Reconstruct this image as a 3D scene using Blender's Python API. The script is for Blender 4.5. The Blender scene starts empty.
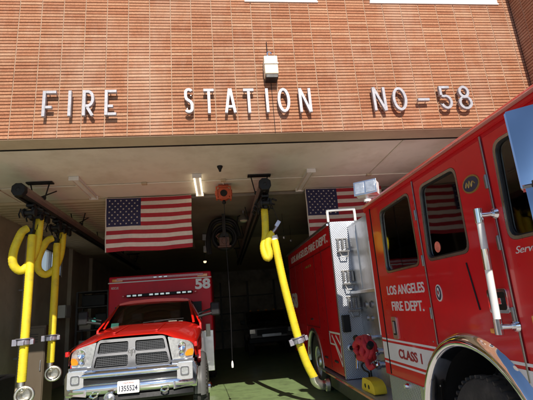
import bpy, bmesh, math, random
from mathutils import Vector, Matrix, geometry
random.seed(7)
R=math.radians; PI=math.pi
sc=bpy.context.scene
COL=sc.collection

# ---------------------------------------------------------------- materials
def newmat(name):
    m=bpy.data.materials.new(name); m.use_nodes=True
    nt=m.node_tree; b=nt.nodes['Principled BSDF']
    return m,nt,b
def setp(b,**k):
    al={'color':'Base Color','rough':'Roughness','metal':'Metallic','coat':'Coat Weight','coatr':'Coat Roughness','spec':'Specular IOR Level','trans':'Transmission Weight','emis':'Emission Color','emstr':'Emission Strength','alpha':'Alpha','ior':'IOR'}
    for n,v in k.items():
        s=b.inputs[al[n]]
        s.default_value=(tuple(v)+(1,)) if isinstance(v,(tuple,list)) else v
def N(nt,t,**k):
    n=nt.nodes.new(t)
    for a,v in k.items():
        if a.startswith('i_'): n.inputs[a[2:].replace('_',' ')].default_value=v
        else: setattr(n,a,v)
    return n
def mat(name,color,rough=.5,metal=0,var=.12,scale=6,bump=.0,bscale=60,coat=0,rvar=.1,spec=.5,stretch=None,dirt=None):
    """procedural: base colour modulated by two noises, roughness by noise, optional fine bump"""
    m,nt,b=newmat(name); L=nt.links.new
    setp(b,rough=rough,metal=metal,coat=coat,spec=spec)
    if coat: setp(b,coatr=.06)
    tc=N(nt,'ShaderNodeTexCoord'); mp=N(nt,'ShaderNodeMapping'); L(tc.outputs['Object'],mp.inputs[0])
    if stretch: mp.inputs['Scale'].default_value=stretch
    n1=N(nt,'ShaderNodeTexNoise',i_Scale=scale,i_Detail=6.,i_Roughness=.65); L(mp.outputs[0],n1.inputs['Vector'])
    mr=N(nt,'ShaderNodeMapRange'); mr.inputs[1].default_value=.3; mr.inputs[2].default_value=.7
    mr.inputs[3].default_value=1-var; mr.inputs[4].default_value=1+var
    L(n1.outputs[0],mr.inputs[0])
    mx=N(nt,'ShaderNodeMix',data_type='RGBA',blend_type='MULTIPLY'); mx.inputs[0].default_value=1
    mx.inputs[6].default_value=(*color,1); L(mr.outputs[0],mx.inputs[7])
    out=mx.outputs[2]
    if dirt:
        n3=N(nt,'ShaderNodeTexNoise',i_Scale=dirt[1],i_Detail=8.,i_Roughness=.7); L(tc.outputs['Object'],n3.inputs['Vector'])
        r3=N(nt,'ShaderNodeMapRange'); r3.inputs[1].default_value=.48; r3.inputs[2].default_value=.72
        r3.inputs[4].default_value=dirt[2]; L(n3.outputs[0],r3.inputs[0])
        m3=N(nt,'ShaderNodeMix',data_type='RGBA'); L(r3.outputs[0],m3.inputs[0]); L(out,m3.inputs[6]); m3.inputs[7].default_value=(*dirt[0],1)
        out=m3.outputs[2]
    L(out,b.inputs['Base Color'])
    n2=N(nt,'ShaderNodeTexNoise',i_Scale=scale*2.3,i_Detail=5.); L(tc.outputs['Object'],n2.inputs['Vector'])
    m2=N(nt,'ShaderNodeMapRange'); m2.inputs[3].default_value=max(.02,rough-rvar); m2.inputs[4].default_value=min(1,rough+rvar)
    L(n2.outputs[0],m2.inputs[0]); L(m2.outputs[0],b.inputs['Roughness'])
    if bump:
        nb=N(nt,'ShaderNodeTexNoise',i_Scale=bscale,i_Detail=4.); L(mp.outputs[0],nb.inputs['Vector'])
        bp=N(nt,'ShaderNodeBump',i_Strength=bump,i_Distance=.01); L(nb.outputs[0],bp.inputs['Height']); L(bp.outputs[0],b.inputs['Normal'])
    return m
M={}
M['red']=mat('red_paint',(.60,.008,.014),.3,0,.06,2,coat=.45,spec=.35,rvar=.08,bump=.05,bscale=2.2,dirt=((.32,.02,.02),3,.25))
M['red_amb']=mat('ambulance_red_paint',(.62,.014,.008),.25,0,.05,2,coat=.8,rvar=.06,dirt=((.4,.04,.03),4,.2))
M['box_red']=mat('box_red_paint',(.60,.010,.028),.4,0,.08,2,coat=.04,spec=.2,dirt=((.35,.015,.03),3,.3))
M['chrome']=mat('chrome',(.82,.82,.84),.07,1,.04,8,rvar=.05,bump=.03,bscale=2)
M['alu']=mat('brushed_aluminium',(.66,.66,.67),.34,1,.1,5,rvar=.12,stretch=(1,1,.08),dirt=((.35,.34,.33),5,.35))
M['trim']=mat('window_trim_metal',(.42,.41,.40),.3,1,.1,8)
M['steel']=mat('dull_steel',(.42,.42,.44),.4,1,.15,12)
M['black']=mat('black_plastic',(.012,.012,.013),.5,0,.2,12,bump=.1,spec=.25)
M['dark']=mat('dark_metal',(.03,.028,.028),.5,.3,.3,10)
M['rubber']=mat('tyre_rubber',(.025,.024,.023),.8,0,.25,12,bump=.3,bscale=80,dirt=((.09,.08,.07),6,.5))
M['yellow']=mat('yellow_hose_fabric',(.76,.60,.02),.6,0,.07,9,bump=.2,bscale=90,dirt=((.36,.26,.05),5,.6))
M['white']=mat('white_paint',(.78,.77,.74),.4,0,.05,6,dirt=((.5,.48,.44),7,.3))
M['letter']=mat('letter_metal',(.40,.39,.42),.5,.15,.15,14,spec=.3,dirt=((.24,.22,.21),20,.6))
M['stripe_white']=mat('stripe_white',(.72,.70,.68),.35,0,.06,5,coat=.3)
M['cream']=mat('cream_metal',(.86,.80,.60),.5,0,.06,10,dirt=((.6,.5,.35),9,.35))
M['amber']=mat('amber_lens',(.8,.28,.02),.15,0,.1,20,coat=.6)
M['lens']=mat('clear_lens',(.62,.64,.64),.12,.6,.25,30,coat=.6)
M['redlens']=mat('red_lens',(.55,.01,.01),.15,0,.1,20,coat=.6)
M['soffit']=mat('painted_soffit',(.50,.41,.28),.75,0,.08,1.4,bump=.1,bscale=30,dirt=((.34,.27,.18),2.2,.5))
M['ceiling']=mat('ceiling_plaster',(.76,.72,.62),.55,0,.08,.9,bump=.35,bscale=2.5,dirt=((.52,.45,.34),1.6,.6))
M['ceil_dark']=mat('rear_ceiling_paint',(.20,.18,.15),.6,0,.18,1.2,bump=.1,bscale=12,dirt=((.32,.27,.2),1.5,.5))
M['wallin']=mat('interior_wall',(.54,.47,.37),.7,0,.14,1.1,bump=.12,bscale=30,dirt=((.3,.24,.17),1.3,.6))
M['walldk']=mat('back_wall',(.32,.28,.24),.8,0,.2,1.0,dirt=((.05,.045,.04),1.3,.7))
M['floor']=mat('green_epoxy_floor',(.25,.35,.15),.34,0,.14,1.3,bump=.08,bscale=14,dirt=((.10,.12,.07),2.4,.75),spec=.4,stretch=(1,.35,1))
M['concrete']=mat('driveway_concrete',(.46,.43,.39),.85,0,.12,1.0,bump=.25,bscale=70,dirt=((.2,.185,.17),1.1,.6))
M['asphalt']=mat('asphalt',(.055,.054,.052),.9,0,.2,2,bump=.5,bscale=120,dirt=((.1,.095,.09),1.2,.5))
M['pave']=mat('pavement',(.33,.31,.28),.85,0,.12,2,bump=.3,bscale=60)
M['orange']=mat('orange_reel_paint',(.50,.085,.03),.45,0,.2,12,dirt=((.2,.05,.03),14,.5))
M['hosered']=mat('red_hose_jacket',(.52,.02,.03),.65,0,.15,14,bump=.6,bscale=140)
M['teal']=mat('teal_plastic',(.02,.2,.17),.4,0,.2,12)
M['seat']=mat('seat_vinyl',(.09,.085,.08),.6,0,.2,8,bump=.2)
M['fr']=mat('flag_red',(.36,.018,.03),.85,0,.1,12,bump=.3,bscale=200)
M['fw']=mat('flag_white',(.62,.56,.50),.85,0,.08,12,bump=.3,bscale=200)
M['fb']=mat('flag_blue',(.022,.022,.075),.85,0,.1,12,bump=.3,bscale=200)
M['gold']=mat('gold_badge',(.5,.36,.12),.3,.8,.15,14)
M['plate']=mat('plate_white',(.78,.78,.76),.4,0,.04,10)
M['ink']=mat('dark_ink',(.03,.03,.06),.5,0,.1,10)
M['inkred']=mat('dark_red_ink',(.30,.012,.02),.5,0,.1,10)
M['silvertxt']=mat('silver_lettering',(.72,.68,.66),.4,.15,.1,18)
M['foliage']=mat('leaves',(.06,.10,.03),.6,0,.35,3)
M['bark']=mat('bark',(.12,.09,.06),.9,0,.3,8,bump=.6,bscale=30)
M['stucco']=mat('stucco',(.42,.38,.32),.9,0,.1,1,bump=.2)
M['suv']=mat('dark_vehicle_paint',(.035,.03,.035),.25,0,.2,4,coat=.6)
M['cabinet']=mat('brown_cabinet_paint',(.10,.075,.05),.5,0,.2,3,dirt=((.05,.04,.03),3,.5))

def glassmat(name,tint,gl=.5,rough=.03):
    m=bpy.data.materials.new(name); m.use_nodes=True; nt=m.node_tree; nt.nodes.clear(); L=nt.links.new
    o=N(nt,'ShaderNodeOutputMaterial'); t=N(nt,'ShaderNodeBsdfTransparent'); t.inputs[0].default_value=(*tint,1)
    g=N(nt,'ShaderNodeBsdfGlossy'); g.inputs['Roughness'].default_value=rough; g.inputs[0].default_value=(.9,.9,.9,1)
    fr=N(nt,'ShaderNodeFresnel'); fr.inputs[0].default_value=1.52
    tc=N(nt,'ShaderNodeTexCoord'); ns=N(nt,'ShaderNodeTexNoise',i_Scale=2.5); L(tc.outputs['Object'],ns.inputs['Vector'])
    bp=N(nt,'ShaderNodeBump',i_Strength=.04,i_Distance=.02); L(ns.outputs[0],bp.inputs['Height']); L(bp.outputs[0],g.inputs['Normal'])
    ma=N(nt,'ShaderNodeMath',operation='MULTIPLY_ADD'); L(fr.outputs[0],ma.inputs[0]); ma.inputs[1].default_value=1.3; ma.inputs[2].default_value=.02
    mx=N(nt,'ShaderNodeMixShader'); L(ma.outputs[0],mx.inputs[0]); L(t.outputs[0],mx.inputs[1]); L(g.outputs[0],mx.inputs[2]); L(mx.outputs[0],o.inputs[0])
    return m
M['glass']=glassmat('dark_tinted_glass',(.32,.31,.31))
M['glassclr']=glassmat('windscreen_glass',(.70,.73,.71))
def emis(name,c,s):
    m,nt,b=newmat(name); setp(b,color=(.8,.8,.75),rough=.4,emis=c,emstr=s); return m
M['tube_lit']=emis('lit_fluorescent_tube',(1,.86,.62),2.2)
M['tube']=mat('unlit_tube',(.72,.66,.56),.4,0,.05,5)
M['lamp_lit']=emis('small_lit_lamp',(1,.75,.45),1.2)
def frosted():
    m=bpy.data.materials.new('frosted_window_glass'); m.use_nodes=True; nt=m.node_tree; nt.nodes.clear(); L=nt.links.new
    o=N(nt,'ShaderNodeOutputMaterial'); t=N(nt,'ShaderNodeBsdfTranslucent'); t.inputs[0].default_value=(.95,.94,.90,1)
    g=N(nt,'ShaderNodeBsdfTransparent'); g.inputs[0].default_value=(1,.97,.92,1)
    mx=N(nt,'ShaderNodeMixShader'); mx.inputs[0].default_value=.5
    L(t.outputs[0],mx.inputs[1]); L(g.outputs[0],mx.inputs[2]); L(mx.outputs[0],o.inputs[0]); return m
M['frost']=frosted()

M['rail_mat']=mat('rail_aluminium',(.27,.20,.175),.4,.5,.15,3)
M['steel2']=mat('worn_coupling_metal',(.42,.40,.46),.35,.7,.2,10)
M['chrome2']=mat('dull_nozzle_metal',(.62,.60,.55),.3,.9,.15,12)
M['trim_red']=mat('pale_red_trim',(.55,.20,.17),.3,.2,.15,3,coat=.4)  # pale pinkish red for the drip rail
M['sticker']=mat('salmon_sticker',(.75,.18,.12),.6,0,.3,25)
M['trim_dkred']=mat('dark_red_seam',(.16,.01,.012),.4,.2,.1,5)
M['steel3']=mat('dark_bracket_metal',(.30,.29,.28),.35,.9,.2,14)  # darker metal for tool brackets, hinges, bolts and emblem relief
M['mirror_face']=mat('mirror_chrome',(.80,.82,.86),.03,1,.02,3,rvar=.02)
M['flare']=mat('grey_flare_plastic',(.09,.09,.09),.35,0,.15,8)
M['grille_dark']=mat('grille_dark_metal',(.12,.12,.125),.35,.6,.15,20)
M['lens2']=mat('headlight_housing',(.55,.56,.56),.12,.55,.25,25,coat=.8)
M['lightbar_red']=mat('lightbar_red',(.5,.14,.16),.25,0,.2,20,coat=.5)
M['yellow_plastic']=mat('yellow_plastic',(.8,.55,.02),.45,0,.1,8,dirt=((.4,.3,.05),8,.4))
M['hub_brown']=mat('reel_hub_brown',(.12,.05,.035),.5,0,.2,12)
M['satin']=mat('satin_silver_plastic',(.55,.55,.56),.25,.5,.06,12)
M['red_flat']=mat('door_frame_red',(.56,.008,.014),.5,0,.06,2,spec=.2,dirt=((.32,.02,.02),3,.25))
M['teal_lit']=emis('teal_indicator',(.05,.9,.7),.25)
# brick: colour varies per brick (cell index), real geometry gives the joints
BW,BH=.3077,.0508
def brickmat(name,axis):
    m,nt,b=newmat(name); L=nt.links.new; setp(b,rough=.85,spec=.25)
    tc=N(nt,'ShaderNodeTexCoord'); sp=N(nt,'ShaderNodeSeparateXYZ'); L(tc.outputs['Object'],sp.inputs[0])
    def cell(o,size,off):
        a=N(nt,'ShaderNodeMath',operation='ADD'); L(o,a.inputs[0]); a.inputs[1].default_value=-off
        d=N(nt,'ShaderNodeMath',operation='DIVIDE'); L(a.outputs[0],d.inputs[0]); d.inputs[1].default_value=size
        f=N(nt,'ShaderNodeMath',operation='FLOOR'); L(d.outputs[0],f.inputs[0]); return f.outputs[0]
    cx=cell(sp.outputs[axis],BW,BX0 if axis==0 else BY0); cz=cell(sp.outputs[2],BH,BZ0)
    cb=N(nt,'ShaderNodeCombineXYZ'); L(cx,cb.inputs[0]); L(cz,cb.inputs[1])
    wn=N(nt,'ShaderNodeTexWhiteNoise',noise_dimensions='3D'); L(cb.outputs[0],wn.inputs['Vector'])
    cr=N(nt,'ShaderNodeValToRGB'); L(wn.outputs['Value'],cr.inputs[0])
    e=cr.color_ramp.elements; e[0].position=0; e[0].color=(.345,.142,.074,1); e[1].position=1; e[1].color=(.47,.26,.155,1)
    x=e.new(.5); x.color=(.40,.182,.098,1); x=e.new(.93); x.color=(.43,.22,.125,1)
    n1=N(nt,'ShaderNodeTexNoise',i_Scale=.7,i_Detail=5.); L(tc.outputs['Object'],n1.inputs['Vector'])
    n2=N(nt,'ShaderNodeTexNoise',i_Scale=55.,i_Detail=4.); L(tc.outputs['Object'],n2.inputs['Vector'])
    m1=N(nt,'ShaderNodeMapRange'); m1.inputs[1].default_value=.3; m1.inputs[2].default_value=.7; m1.inputs[3].default_value=.90; m1.inputs[4].default_value=1.10; L(n1.outputs[0],m1.inputs[0])
    m2=N(nt,'ShaderNodeMapRange'); m2.inputs[1].default_value=.3; m2.inputs[2].default_value=.7; m2.inputs[3].default_value=.82; m2.inputs[4].default_value=1.15; L(n2.outputs[0],m2.inputs[0])
    mm=N(nt,'ShaderNodeMath',operation='MULTIPLY'); L(m1.outputs[0],mm.inputs[0]); L(m2.outputs[0],mm.inputs[1])
    mx=N(nt,'ShaderNodeMix',data_type='RGBA',blend_type='MULTIPLY'); mx.inputs[0].default_value=1; L(cr.outputs[0],mx.inputs[6]); L(mm.outputs[0],mx.inputs[7])
    # pale mineral bloom patches
    mp3=N(nt,'ShaderNodeMapping'); mp3.inputs['Rotation'].default_value=(0,R(25),0); mp3.inputs['Scale'].default_value=(1.4,1.4,.45); L(tc.outputs['Object'],mp3.inputs[0])
    n3=N(nt,'ShaderNodeTexNoise',i_Scale=1.0,i_Detail=8.,i_Roughness=.7); L(mp3.outputs[0],n3.inputs['Vector'])
    m3=N(nt,'ShaderNodeMapRange'); m3.inputs[1].default_value=.48; m3.inputs[2].default_value=.72; m3.inputs[4].default_value=.6; L(n3.outputs[0],m3.inputs[0])
    mz=N(nt,'ShaderNodeMix',data_type='RGBA'); L(m3.outputs[0],mz.inputs[0]); L(mx.outputs[2],mz.inputs[6]); mz.inputs[7].default_value=(.52,.35,.25,1)
    L(mz.outputs[2],b.inputs['Base Color'])
    bp=N(nt,'ShaderNodeBump',i_Strength=.5,i_Distance=.004); L(n2.outputs[0],bp.inputs['Height']); L(bp.outputs[0],b.inputs['Normal'])
    return m
BX0=-8.2309; BY0=-1.8; BZ0=4.03
M['brick']=brickmat('roman_brick',0); M['brick_side']=brickmat('roman_brick_side',1)
M['mortar']=mat('joint_mortar',(.44,.31,.22),.9,0,.25,9,bump=.3,dirt=((.28,.15,.09),12,.7))
M['mortar_dk']=mat('raked_joint_mortar',(.27,.14,.09),.95,0,.15,20)
def diamond():
    m,nt,b=newmat('diamond_plate'); L=nt.links.new; setp(b,color=(.50,.52,.57),metal=.8,rough=.4)
    tc=N(nt,'ShaderNodeTexCoord'); sp=N(nt,'ShaderNodeSeparateXYZ'); L(tc.outputs['Object'],sp.inputs[0])
    def mth(op,a,c):
        n=N(nt,'ShaderNodeMath',operation=op)
        for i,v in enumerate((a,c)):
            if v is None: continue
            if isinstance(v,(int,float)): n.inputs[i].default_value=v
            else: L(v,n.inputs[i])
        return n.outputs[0]
    u=mth('ADD',sp.outputs[0],sp.outputs[1]); k=92.
    s1=mth('SINE',mth('MULTIPLY',mth('ADD',u,sp.outputs[2]),k),None); s2=mth('SINE',mth('MULTIPLY',mth('SUBTRACT',u,sp.outputs[2]),k),None)
    class _: pass
    mu=_(); hh=mth('POWER',mth('ABSOLUTE',mth('MULTIPLY',s1,s2),None),1.6); mu.outputs=[hh]
    cm=N(nt,'ShaderNodeMix',data_type='RGBA'); L(hh,cm.inputs[0]); cm.inputs[6].default_value=(.33,.35,.40,1); cm.inputs[7].default_value=(.66,.68,.72,1); L(cm.outputs[2],b.inputs['Base Color'])
    bp=N(nt,'ShaderNodeBump',i_Strength=.6,i_Distance=.004); L(mu.outputs[0],bp.inputs['Height']); L(bp.outputs[0],b.inputs['Normal'])
    n=N(nt,'ShaderNodeTexNoise',i_Scale=6.); L(tc.outputs['Object'],n.inputs['Vector'])
    mr=N(nt,'ShaderNodeMapRange'); mr.inputs[3].default_value=.32; mr.inputs[4].default_value=.5; L(n.outputs[0],mr.inputs[0]); L(mr.outputs[0],b.inputs['Roughness'])
    return m
M['diamond']=diamond()

# ---------------------------------------------------------------- mesh helpers
class MB:
    def __init__(s,T=None): s.bm=bmesh.new(); s.mats=[]; s.mi=0; s.T=T
    def use(s,m):
        if m not in s.mats: s.mats.append(m)
        s.mi=s.mats.index(m); return s
    def _v(s,p):
        p=Vector(p); 
        if s.T: p=s.T@p
        return s.bm.verts.new(p)
    def face(s,vs):
        try: f=s.bm.faces.new(vs); f.material_index=s.mi; return f
        except ValueError: return None
    def poly(s,pts): return s.face([s._v(p) for p in pts])
    def box(s,x0,x1,y0,y1,z0,z1,skip=''):
        v=[s._v(p) for p in [(x0,y0,z0),(x1,y0,z0),(x1,y1,z0),(x0,y1,z0),(x0,y0,z1),(x1,y0,z1),(x1,y1,z1),(x0,y1,z1)]]
        for k,q in {'b':(3,2,1,0),'t':(4,5,6,7),'f':(0,1,5,4),'r':(1,2,6,5),'k':(2,3,7,6),'l':(3,0,4,7)}.items():
            if k not in skip: s.face([v[i] for i in q])
        return s
    def cube(s,c,size,rot=(0,0,0)):
        from mathutils import Euler
        Q=Euler(rot).to_matrix(); h=Vector(size)/2; c=Vector(c)
        v=[s._v(c+Q@Vector((sx*h.x,sy*h.y,sz*h.z))) for sx,sy,sz in [(-1,-1,-1),(1,-1,-1),(1,1,-1),(-1,1,-1),(-1,-1,1),(1,-1,1),(1,1,1),(-1,1,1)]]
        for q in ((3,2,1,0),(4,5,6,7),(0,1,5,4),(1,2,6,5),(2,3,7,6),(3,0,4,7)): s.face([v[i] for i in q])
        return s
    def tube(s,pts,r,n=12,caps=True,closed=False,rs=None):
        pts=[Vector(p) for p in pts]; m=len(pts); rings=[]
        prev=None
        for i,p in enumerate(pts):
            if closed: t=pts[(i+1)%m]-pts[i-1]
            else: t=pts[min(i+1,m-1)]-pts[max(i-1,0)]
            t.normalize()
            if prev is None:
                a=Vector((0,0,1)) if abs(t.z)<.9 else Vector((1,0,0))
                u=t.cross(a).normalized()
            else:
                u=(prev-t*prev.dot(t)).normalized()
            prev=u; w=t.cross(u); rr=rs[i] if rs else r
            rings.append([s._v(p+(u*math.cos(2*PI*k/n)+w*math.sin(2*PI*k/n))*rr) for k in range(n)])
        for i in range(m if closed else m-1):
            a,b=rings[i],rings[(i+1)%m]
            for k in range(n): s.face([a[k],a[(k+1)%n],b[(k+1)%n],b[k]])
        if caps and not closed: s.face(rings[0][::-1]); s.face(rings[-1])
        return s
    def lathe(s,prof,c,axis='x',n=40,ang=(0,2*PI)):
        """prof: list of (along,radius)"""
        full=abs(ang[1]-ang[0]-2*PI)<1e-6; c=Vector(c); rings=[]
        k=n if full else n+1
        for i in range(k):
            a=ang[0]+(ang[1]-ang[0])*i/n; ca,sa=math.cos(a),math.sin(a)
            if axis=='x': f=lambda d,r:(d,r*ca,r*sa)
            elif axis=='y': f=lambda d,r:(r*ca,d,r*sa)
            else: f=lambda d,r:(r*ca,r*sa,d)
            rings.append([s._v(c+Vector(f(d,max(r,1e-4)))) for d,r in prof])
        for i in range(n):
            a,b=rings[i],rings[(i+1)%k]
            for j in range(len(prof)-1): s.face([a[j],a[j+1],b[j+1],b[j]])
        return s
    def prism(s,outer,f,d0,d1,holes=()):
        """outer/holes 2D; f(u,v,d)->3D"""
        loops=[list(outer)]+[list(h) for h in holes]
        tris=geometry.tessellate_polygon([[Vector((u,v,0)) for u,v in l] for l in loops])
        flat=[p for l in loops for p in l]
        A=[s._v(f(u,v,d0)) for u,v in flat]; B=[s._v(f(u,v,d1)) for u,v in flat]
        for t in tris: s.face([A[i] for i in t]); s.face([B[i] for i in reversed(t)])
        o=0
        for l in loops:
            n=len(l)
            for i in range(n): s.face([A[o+i],A[o+(i+1)%n],B[o+(i+1)%n],B[o+i]])
            o+=n
        return s
    def loft(s,secs,cap=True,closed=False):
        rings=[[s._v(p) for p in q] for q in secs]; n=len(rings[0])
        for a,b in zip(rings,rings[1:]):
            for k in range(n if closed else n-1): s.face([a[k],a[(k+1)%n],b[(k+1)%n],b[k]])
        if cap: s.face(rings[0][::-1]); s.face(rings[-1])
        return s
    def build(s,name,material=None,parent=None,bevel=0,smooth=True,sub=0,ang=38,recalc=True):
        bm=s.bm
        if recalc: bmesh.ops.recalc_face_normals(bm,faces=bm.faces)
        if smooth:
            for f in bm.faces: f.smooth=True
            for e in bm.edges:
                if len(e.link_faces)==2 and e.calc_face_angle(0)>R(ang): e.smooth=False
        me=bpy.data.meshes.new(name); bm.to_mesh(me); bm.free()
        if material is not None and not s.mats: s.mats=[material]
        for m in s.mats: me.materials.append(M[m] if isinstance(m,str) else m)
        o=bpy.data.objects.new(name,me); COL.objects.link(o)
        if parent: o.parent=parent
        if bevel:
            b=o.modifiers.new('bevel','BEVEL'); b.width=bevel; b.segments=2; b.limit_method='ANGLE'; b.angle_limit=R(40); b.harden_normals=False
        if sub:
            b=o.modifiers.new('sub','SUBSURF'); b.levels=sub; b.render_levels=sub
        return o
def tag(o,label=None,cat=None,group=None,kind=None):
    if label: o['label']=label
    if cat: o['category']=cat
    if group: o['group']=group
    if kind: o['kind']=kind
    return o
def empty(name,loc,label,cat,group=None,rot=(0,0,0)):
    o=bpy.data.objects.new(name,None); COL.objects.link(o); o.location=loc; o.rotation_euler=rot; o.empty_display_size=.2
    return tag(o,label,cat,group)
def copy_tree(o,parent=None):
    c=o.copy(); COL.objects.link(c)
    if parent: c.parent=parent
    for ch in [x for x in list(bpy.data.objects) if x.parent==o]: copy_tree(ch,c)
    return c
def rrect(u0,u1,v0,v1,r,n=5):
    P=[]
    for cu,cv,a0 in ((u1-r,v1-r,0),(u0+r,v1-r,90),(u0+r,v0+r,180),(u1-r,v0+r,270)):
        for i in range(n+1):
            a=R(a0+90*i/n); P.append((cu+r*math.cos(a),cv+r*math.sin(a)))
    return P
def rpoly(pts,r,n=4):
    """round the corners of a polygon"""
    out=[]; m=len(pts)
    for i in range(m):
        p=Vector(pts[i]); a=(Vector(pts[i-1])-p); b=(Vector(pts[(i+1)%m])-p)
        d=min(r,a.length*.45,b.length*.45); a=p+a.normalized()*d; b=p+b.normalized()*d
        for k in range(n+1):
            t=k/n; out.append(tuple((1-t)**2*a+2*t*(1-t)*p+t*t*b))
    return out
def text_mesh(txt,name,material,origin,right,up,width=None,height=.1,depth=.004,bold=.0,parent=None,shear=0):
    cu=bpy.data.curves.new('t','FONT'); cu.body=txt; cu.size=1; cu.extrude=.01; cu.offset=bold; cu.shear=shear
    ob=bpy.data.objects.new('t',cu); COL.objects.link(ob)
    dg=bpy.context.evaluated_depsgraph_get(); me=bpy.data.meshes.new_from_object(ob.evaluated_get(dg))
    bpy.data.objects.remove(ob); bpy.data.curves.remove(cu)
    xs=[v.co.x for v in me.vertices]; ys=[v.co.y for v in me.vertices]
    x0,x1,y0,y1=min(xs),max(xs),min(ys),max(ys)
    sy=height/(y1-y0); sx=(width/(x1-x0)) if width else sy
    r=Vector(right).normalized(); u=Vector(up).normalized(); n=r.cross(u)
    o=Vector(origin)
    for v in me.vertices:
        v.co=o+r*((v.co.x-x0)*sx)+u*((v.co.y-y0)*sy)+n*(depth if v.co.z>0 else -.001)
    me.materials.clear(); me.materials.append(M[material]); me.name=name
    ob=bpy.data.objects.new(name,me); COL.objects.link(ob)
    if parent: ob.parent=parent
    return ob
XZ=lambda u,v,d:(u,d,v)     # polygon in x,z extruded along y
YZ=lambda u,v,d:(d,u,v)     # polygon in y,z extruded along x
XY=lambda u,v,d:(u,v,d)

# ---------------------------------------------------------------- camera (solved from the vanishing points)
cam=bpy.data.cameras.new('camera'); co=bpy.data.objects.new('camera',cam); COL.objects.link(co); sc.camera=co
f=421.; cx,cy=266.5,200.
def d(x,y): return Vector((x-cx,-(y-cy),-f))
Yv=d(220,320).normalized(); Zv=d(145,-1330); Zv=(Zv-Yv*Zv.dot(Yv)).normalized(); Xv=Yv.cross(Zv)
Rm=Matrix((Xv,Yv,Zv))
co.matrix_world=Matrix.Translation((0,0,1.5))@Rm.to_4x4()
cam.sensor_width=36; cam.lens=f/533*36; cam.clip_end=2000; cam.clip_start=.05

# ---------------------------------------------------------------- world, sun
SD=Vector((-.06,1,-.72)).normalized()
elev=math.asin(-SD.z); 
w=bpy.data.worlds.new('World'); sc.world=w; w.use_nodes=True
nt=w.node_tree; bg=nt.nodes['Background']; sky=nt.nodes.new('ShaderNodeTexSky'); sky.sky_type='NISHITA'; sky.sun_disc=False
sky.sun_elevation=elev; sky.sun_rotation=math.atan2(-SD.x,-SD.y); sky.air_density=1.0; sky.dust_density=.25; sky.ozone_density=3.5
nt.links.new(sky.outputs[0],bg.inputs[0]); bg.inputs[1].default_value=.09
sl=bpy.data.lights.new('sun','SUN'); sl.energy=4.2; sl.angle=R(.5); sl.color=(1,.93,.82)
so=bpy.data.objects.new('sun',sl); COL.objects.link(so); so.rotation_euler=SD.to_track_quat('-Z','Y').to_euler(); so.location=(3,-10,12)
sc.view_settings.view_transform='Standard'; sc.view_settings.look='None'; sc.view_settings.exposure=.42; sc.view_settings.gamma=1
sc.cycles.max_bounces=8; sc.cycles.diffuse_bounces=5; sc.cycles.glossy_bounces=4; sc.cycles.transparent_max_bounces=8
sc.cycles.use_denoising=True; sc.cycles.caustics_reflective=True; sc.cycles.caustics_refractive=False
sc.cycles.sample_clamp_indirect=6

# ---------------------------------------------------------------- ground
FY=5.5
def sheet(name,x0,x1,prof,m,nx=1):
    b=MB()
    for i in range(len(prof)-1):
        (ya,za),(yb,zb)=prof[i],prof[i+1]
        b.poly([(x0,ya,za),(x1,ya,za),(x1,yb,zb),(x0,yb,zb)])
    return tag(b.build(name,m),kind='structure')
sheet('garage_floor',-4.72,5.32,[(5.62,0),(24.1,0)],'floor')
SL=.064
b=MB(); 
for k in range(4):      # driveway slabs with joints
    for j in range(4):
        xa=-9+k*4.5; ya=5.60-(j+1)*1.9; yb=5.60-j*1.9
        b.poly([(xa+.006,ya+.006,-(5.6-ya)*SL),(xa+4.494,ya+.006,-(5.6-ya)*SL),(xa+4.494,yb-.006,-(5.6-yb)*SL),(xa+.006,yb-.006,-(5.6-yb)*SL)])
tag(b.build('driveway','concrete'),kind='structure')
sheet('driveway_joint_bed',-9.2,9.2,[(-2.1,-.506),(5.615,-.012)],'mortar_dk')
sheet('ground',-600,600,[(-600,-.62),(-2,-.62),(5.5,-.2),(19,-.2),(600,-.2)],'pave')
sheet('street',-300,300,[(-14,-.58),(-2.12,-.58)],'asphalt')
b=MB(); b.box(-300,300,-2.12,-2.0,-.60,-.50); tag(b.build('kerb','pave',bevel=.01),kind='structure')
b=MB(); b.box(-300,300,-17,-14,-.60,-.46); tag(b.build('far_pavement','pave',bevel=.01),kind='structure')
b=MB()
for k in range(-12,12): b.box(k*9-1.5,k*9+1.5,-8.06,-7.94,-.575,-.572)
tag(b.build('lane_marking','stripe_white'),kind='structure')

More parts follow.
